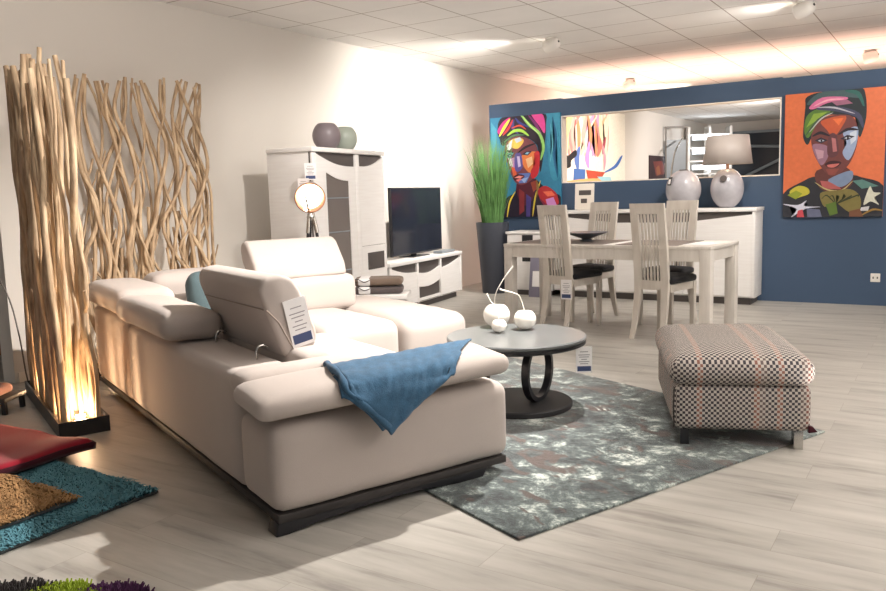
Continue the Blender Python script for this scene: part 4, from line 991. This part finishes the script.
pp = painting('night_city_picture', 'small dark reddish picture with teal lower band on the far wall', (XW+.001, 16.4, 1.28), math.radians(90), 2.0, .62, 100, 50, (62, 46, 50), [((126, 70, 66), [(10, 10), (40, 8), (60, 30), (20, 34)]), ((196, 150, 130), [(48, 12), (60, 10), (64, 26), (50, 28)]), ((206, 216, 220), [(76, 6), (92, 6), (94, 24), (78, 26)]), ((70, 150, 168), [(0, 40), (100, 40), (100, 50), (0, 50)]), ((150, 96, 70), [(20, 20), (30, 16), (36, 30), (24, 34)])])
# floor mirror, white display shelf with tubes, night glazing with steel frame
fm = thing('floor_mirror', 'tall thin framed mirror standing far behind the partition', 'mirror', (-5.15, 17.5, 0), math.radians(40))
bm = bmesh.new(); box(bm, -.25, .25, -.01, .01, 2.50, 2.54); box(bm, -.25, -.22, -.01, .01, 0, 2.50); box(bm, .22, .25, -.01, .01, 0, 2.50); finish(bm, 'frame', M['cable'], fm)
finish(B(-.219, .219, -.004, .004, .05, 2.25), 'glass', M['steel_grey'], fm)
sh = thing('display_rack', 'white display rack with lit shelves far behind the partition', 'shelf', (-4.92, 19.2, 0), math.radians(30))
for x in (-.5, -.02, .46): finish(B(x, x+.05, -.2, .2, 0, 2.6), 'side_panel', M['white_plastic'], sh)
for z in (.4, .8, 1.2, 1.5, 1.8, 2.1, 2.4): finish(B(-.45, .46, -.2, .2, z, z+.03), 'shelf', M['white_plastic'], sh)
for z in (1.62, 1.98, 2.30): finish(B(-.4, .4, -.26, -.21, z, z+.10), 'shelf_light', M['coolglow'], sh)
gz = thing('glazed_front', 'dark glazed shop front with steel struts at the far end', 'glazing', (-2.0, 20.9, 0))
finish(B(-2.75, 4.5, 0, .04, .3, 2.55), 'glass_panes', M['far_dark'], gz)
for z in (.3, 1.2, 2.5): finish(B(-2.75, 4.5, -.05, -.002, z, z+.06), 'frame_bar', M['steel_grey'], gz)
for a, b in (((-2.7, 1.3), (-.6, 2.3)), ((.4, 1.2), (3, 2.3)), ((-2.7, 2.2), (.9, 2.0))):
    bm = bmesh.new(); tube(bm, [(a[0], -.12, a[1]), (b[0], -.12, b[1])], .035, 8); finish(bm, 'strut', M['steel_grey'], gz)
al = thing('arc_floor_lamp', 'slim arc floor lamp arm curving before the far wall', 'lamp', (-4.9, 16.2, 0))
bm = bmesh.new(); tube(bm, smoothpath([(0, 0, .03), (0, .05, 1.2), (-.05, .5, 1.9), (-.1, 1.2, 2.25)], 8), .018, 8); finish(bm, 'arc_arm', M['chrome'], al)
bm = bmesh.new(); lathe(bm, [(.18, 0), (.18, .03)], 24); finish(bm, 'base', M['chrome'], al)

# ================================================================== CEILING FIXTURES
def ceiling_spot(label, loc, target, lit=True):
    t = thing('ceiling_spotlight', label, 'spotlight', loc, 0, 'ceiling spotlights')
    bm = bmesh.new(); lathe(bm, [(.05, -.0), (.05, -.018), (.03, -.022)], 24); finish(bm, 'mount', M['white_plastic'], t, 50)
    bm = bmesh.new(); tube(bm, [(0, 0, -.02), (0, 0, -.045)], .012, 8); finish(bm, 'stem', M['white_plastic'], t)
    d = (Vector(target)-Vector(loc)).normalized()
    bm = bmesh.new(); lathe(bm, [(.02, -.105), (.045, -.10), (.062, -.075), (.07, -.03), (.07, .05), (.066, .055), (.060, .03)], 28, cap=(True, False)); h_ = finish(bm, 'head', M['white_plastic'], t, 50)
    h_.location = (0, 0, -.082); h_.rotation_euler = d.to_track_quat('Z', 'Y').to_euler()
    bm = bmesh.new(); lathe(bm, [(.0595, .030), (.001, .034)], 28, cap=(False, False)); finish(bm, 'lens', M['lens'], h_, 50)
    bm = bmesh.new(); lathe(bm, [(.010, -.106), (.012, -.112), (.001, -.113)], 12, cap=(False, False)); finish(bm, 'rear_vent', M['black'], h_, 50)
    return t
ceiling_spot('white ceiling spotlight above the dining table, leftmost in view', (-3.62, 7.80, ZC-.0005), (-5.4, 8.1, 2.3))
ceiling_spot('white ceiling spotlight at the top edge right of centre', (-1.19, 7.78, ZC-.0005), (-3.0, 8.5, 2.3))
ceiling_spot('white ceiling spotlight beyond the partition near the right edge', (-.95, 11.2, ZC-.0005), (-2.8, 11.4, 2.4))
ceiling_spot('white ceiling spotlight beyond the partition above the wall opening', (-4.05, 11.4, ZC-.0005), (-5.3, 12.0, 2.3))
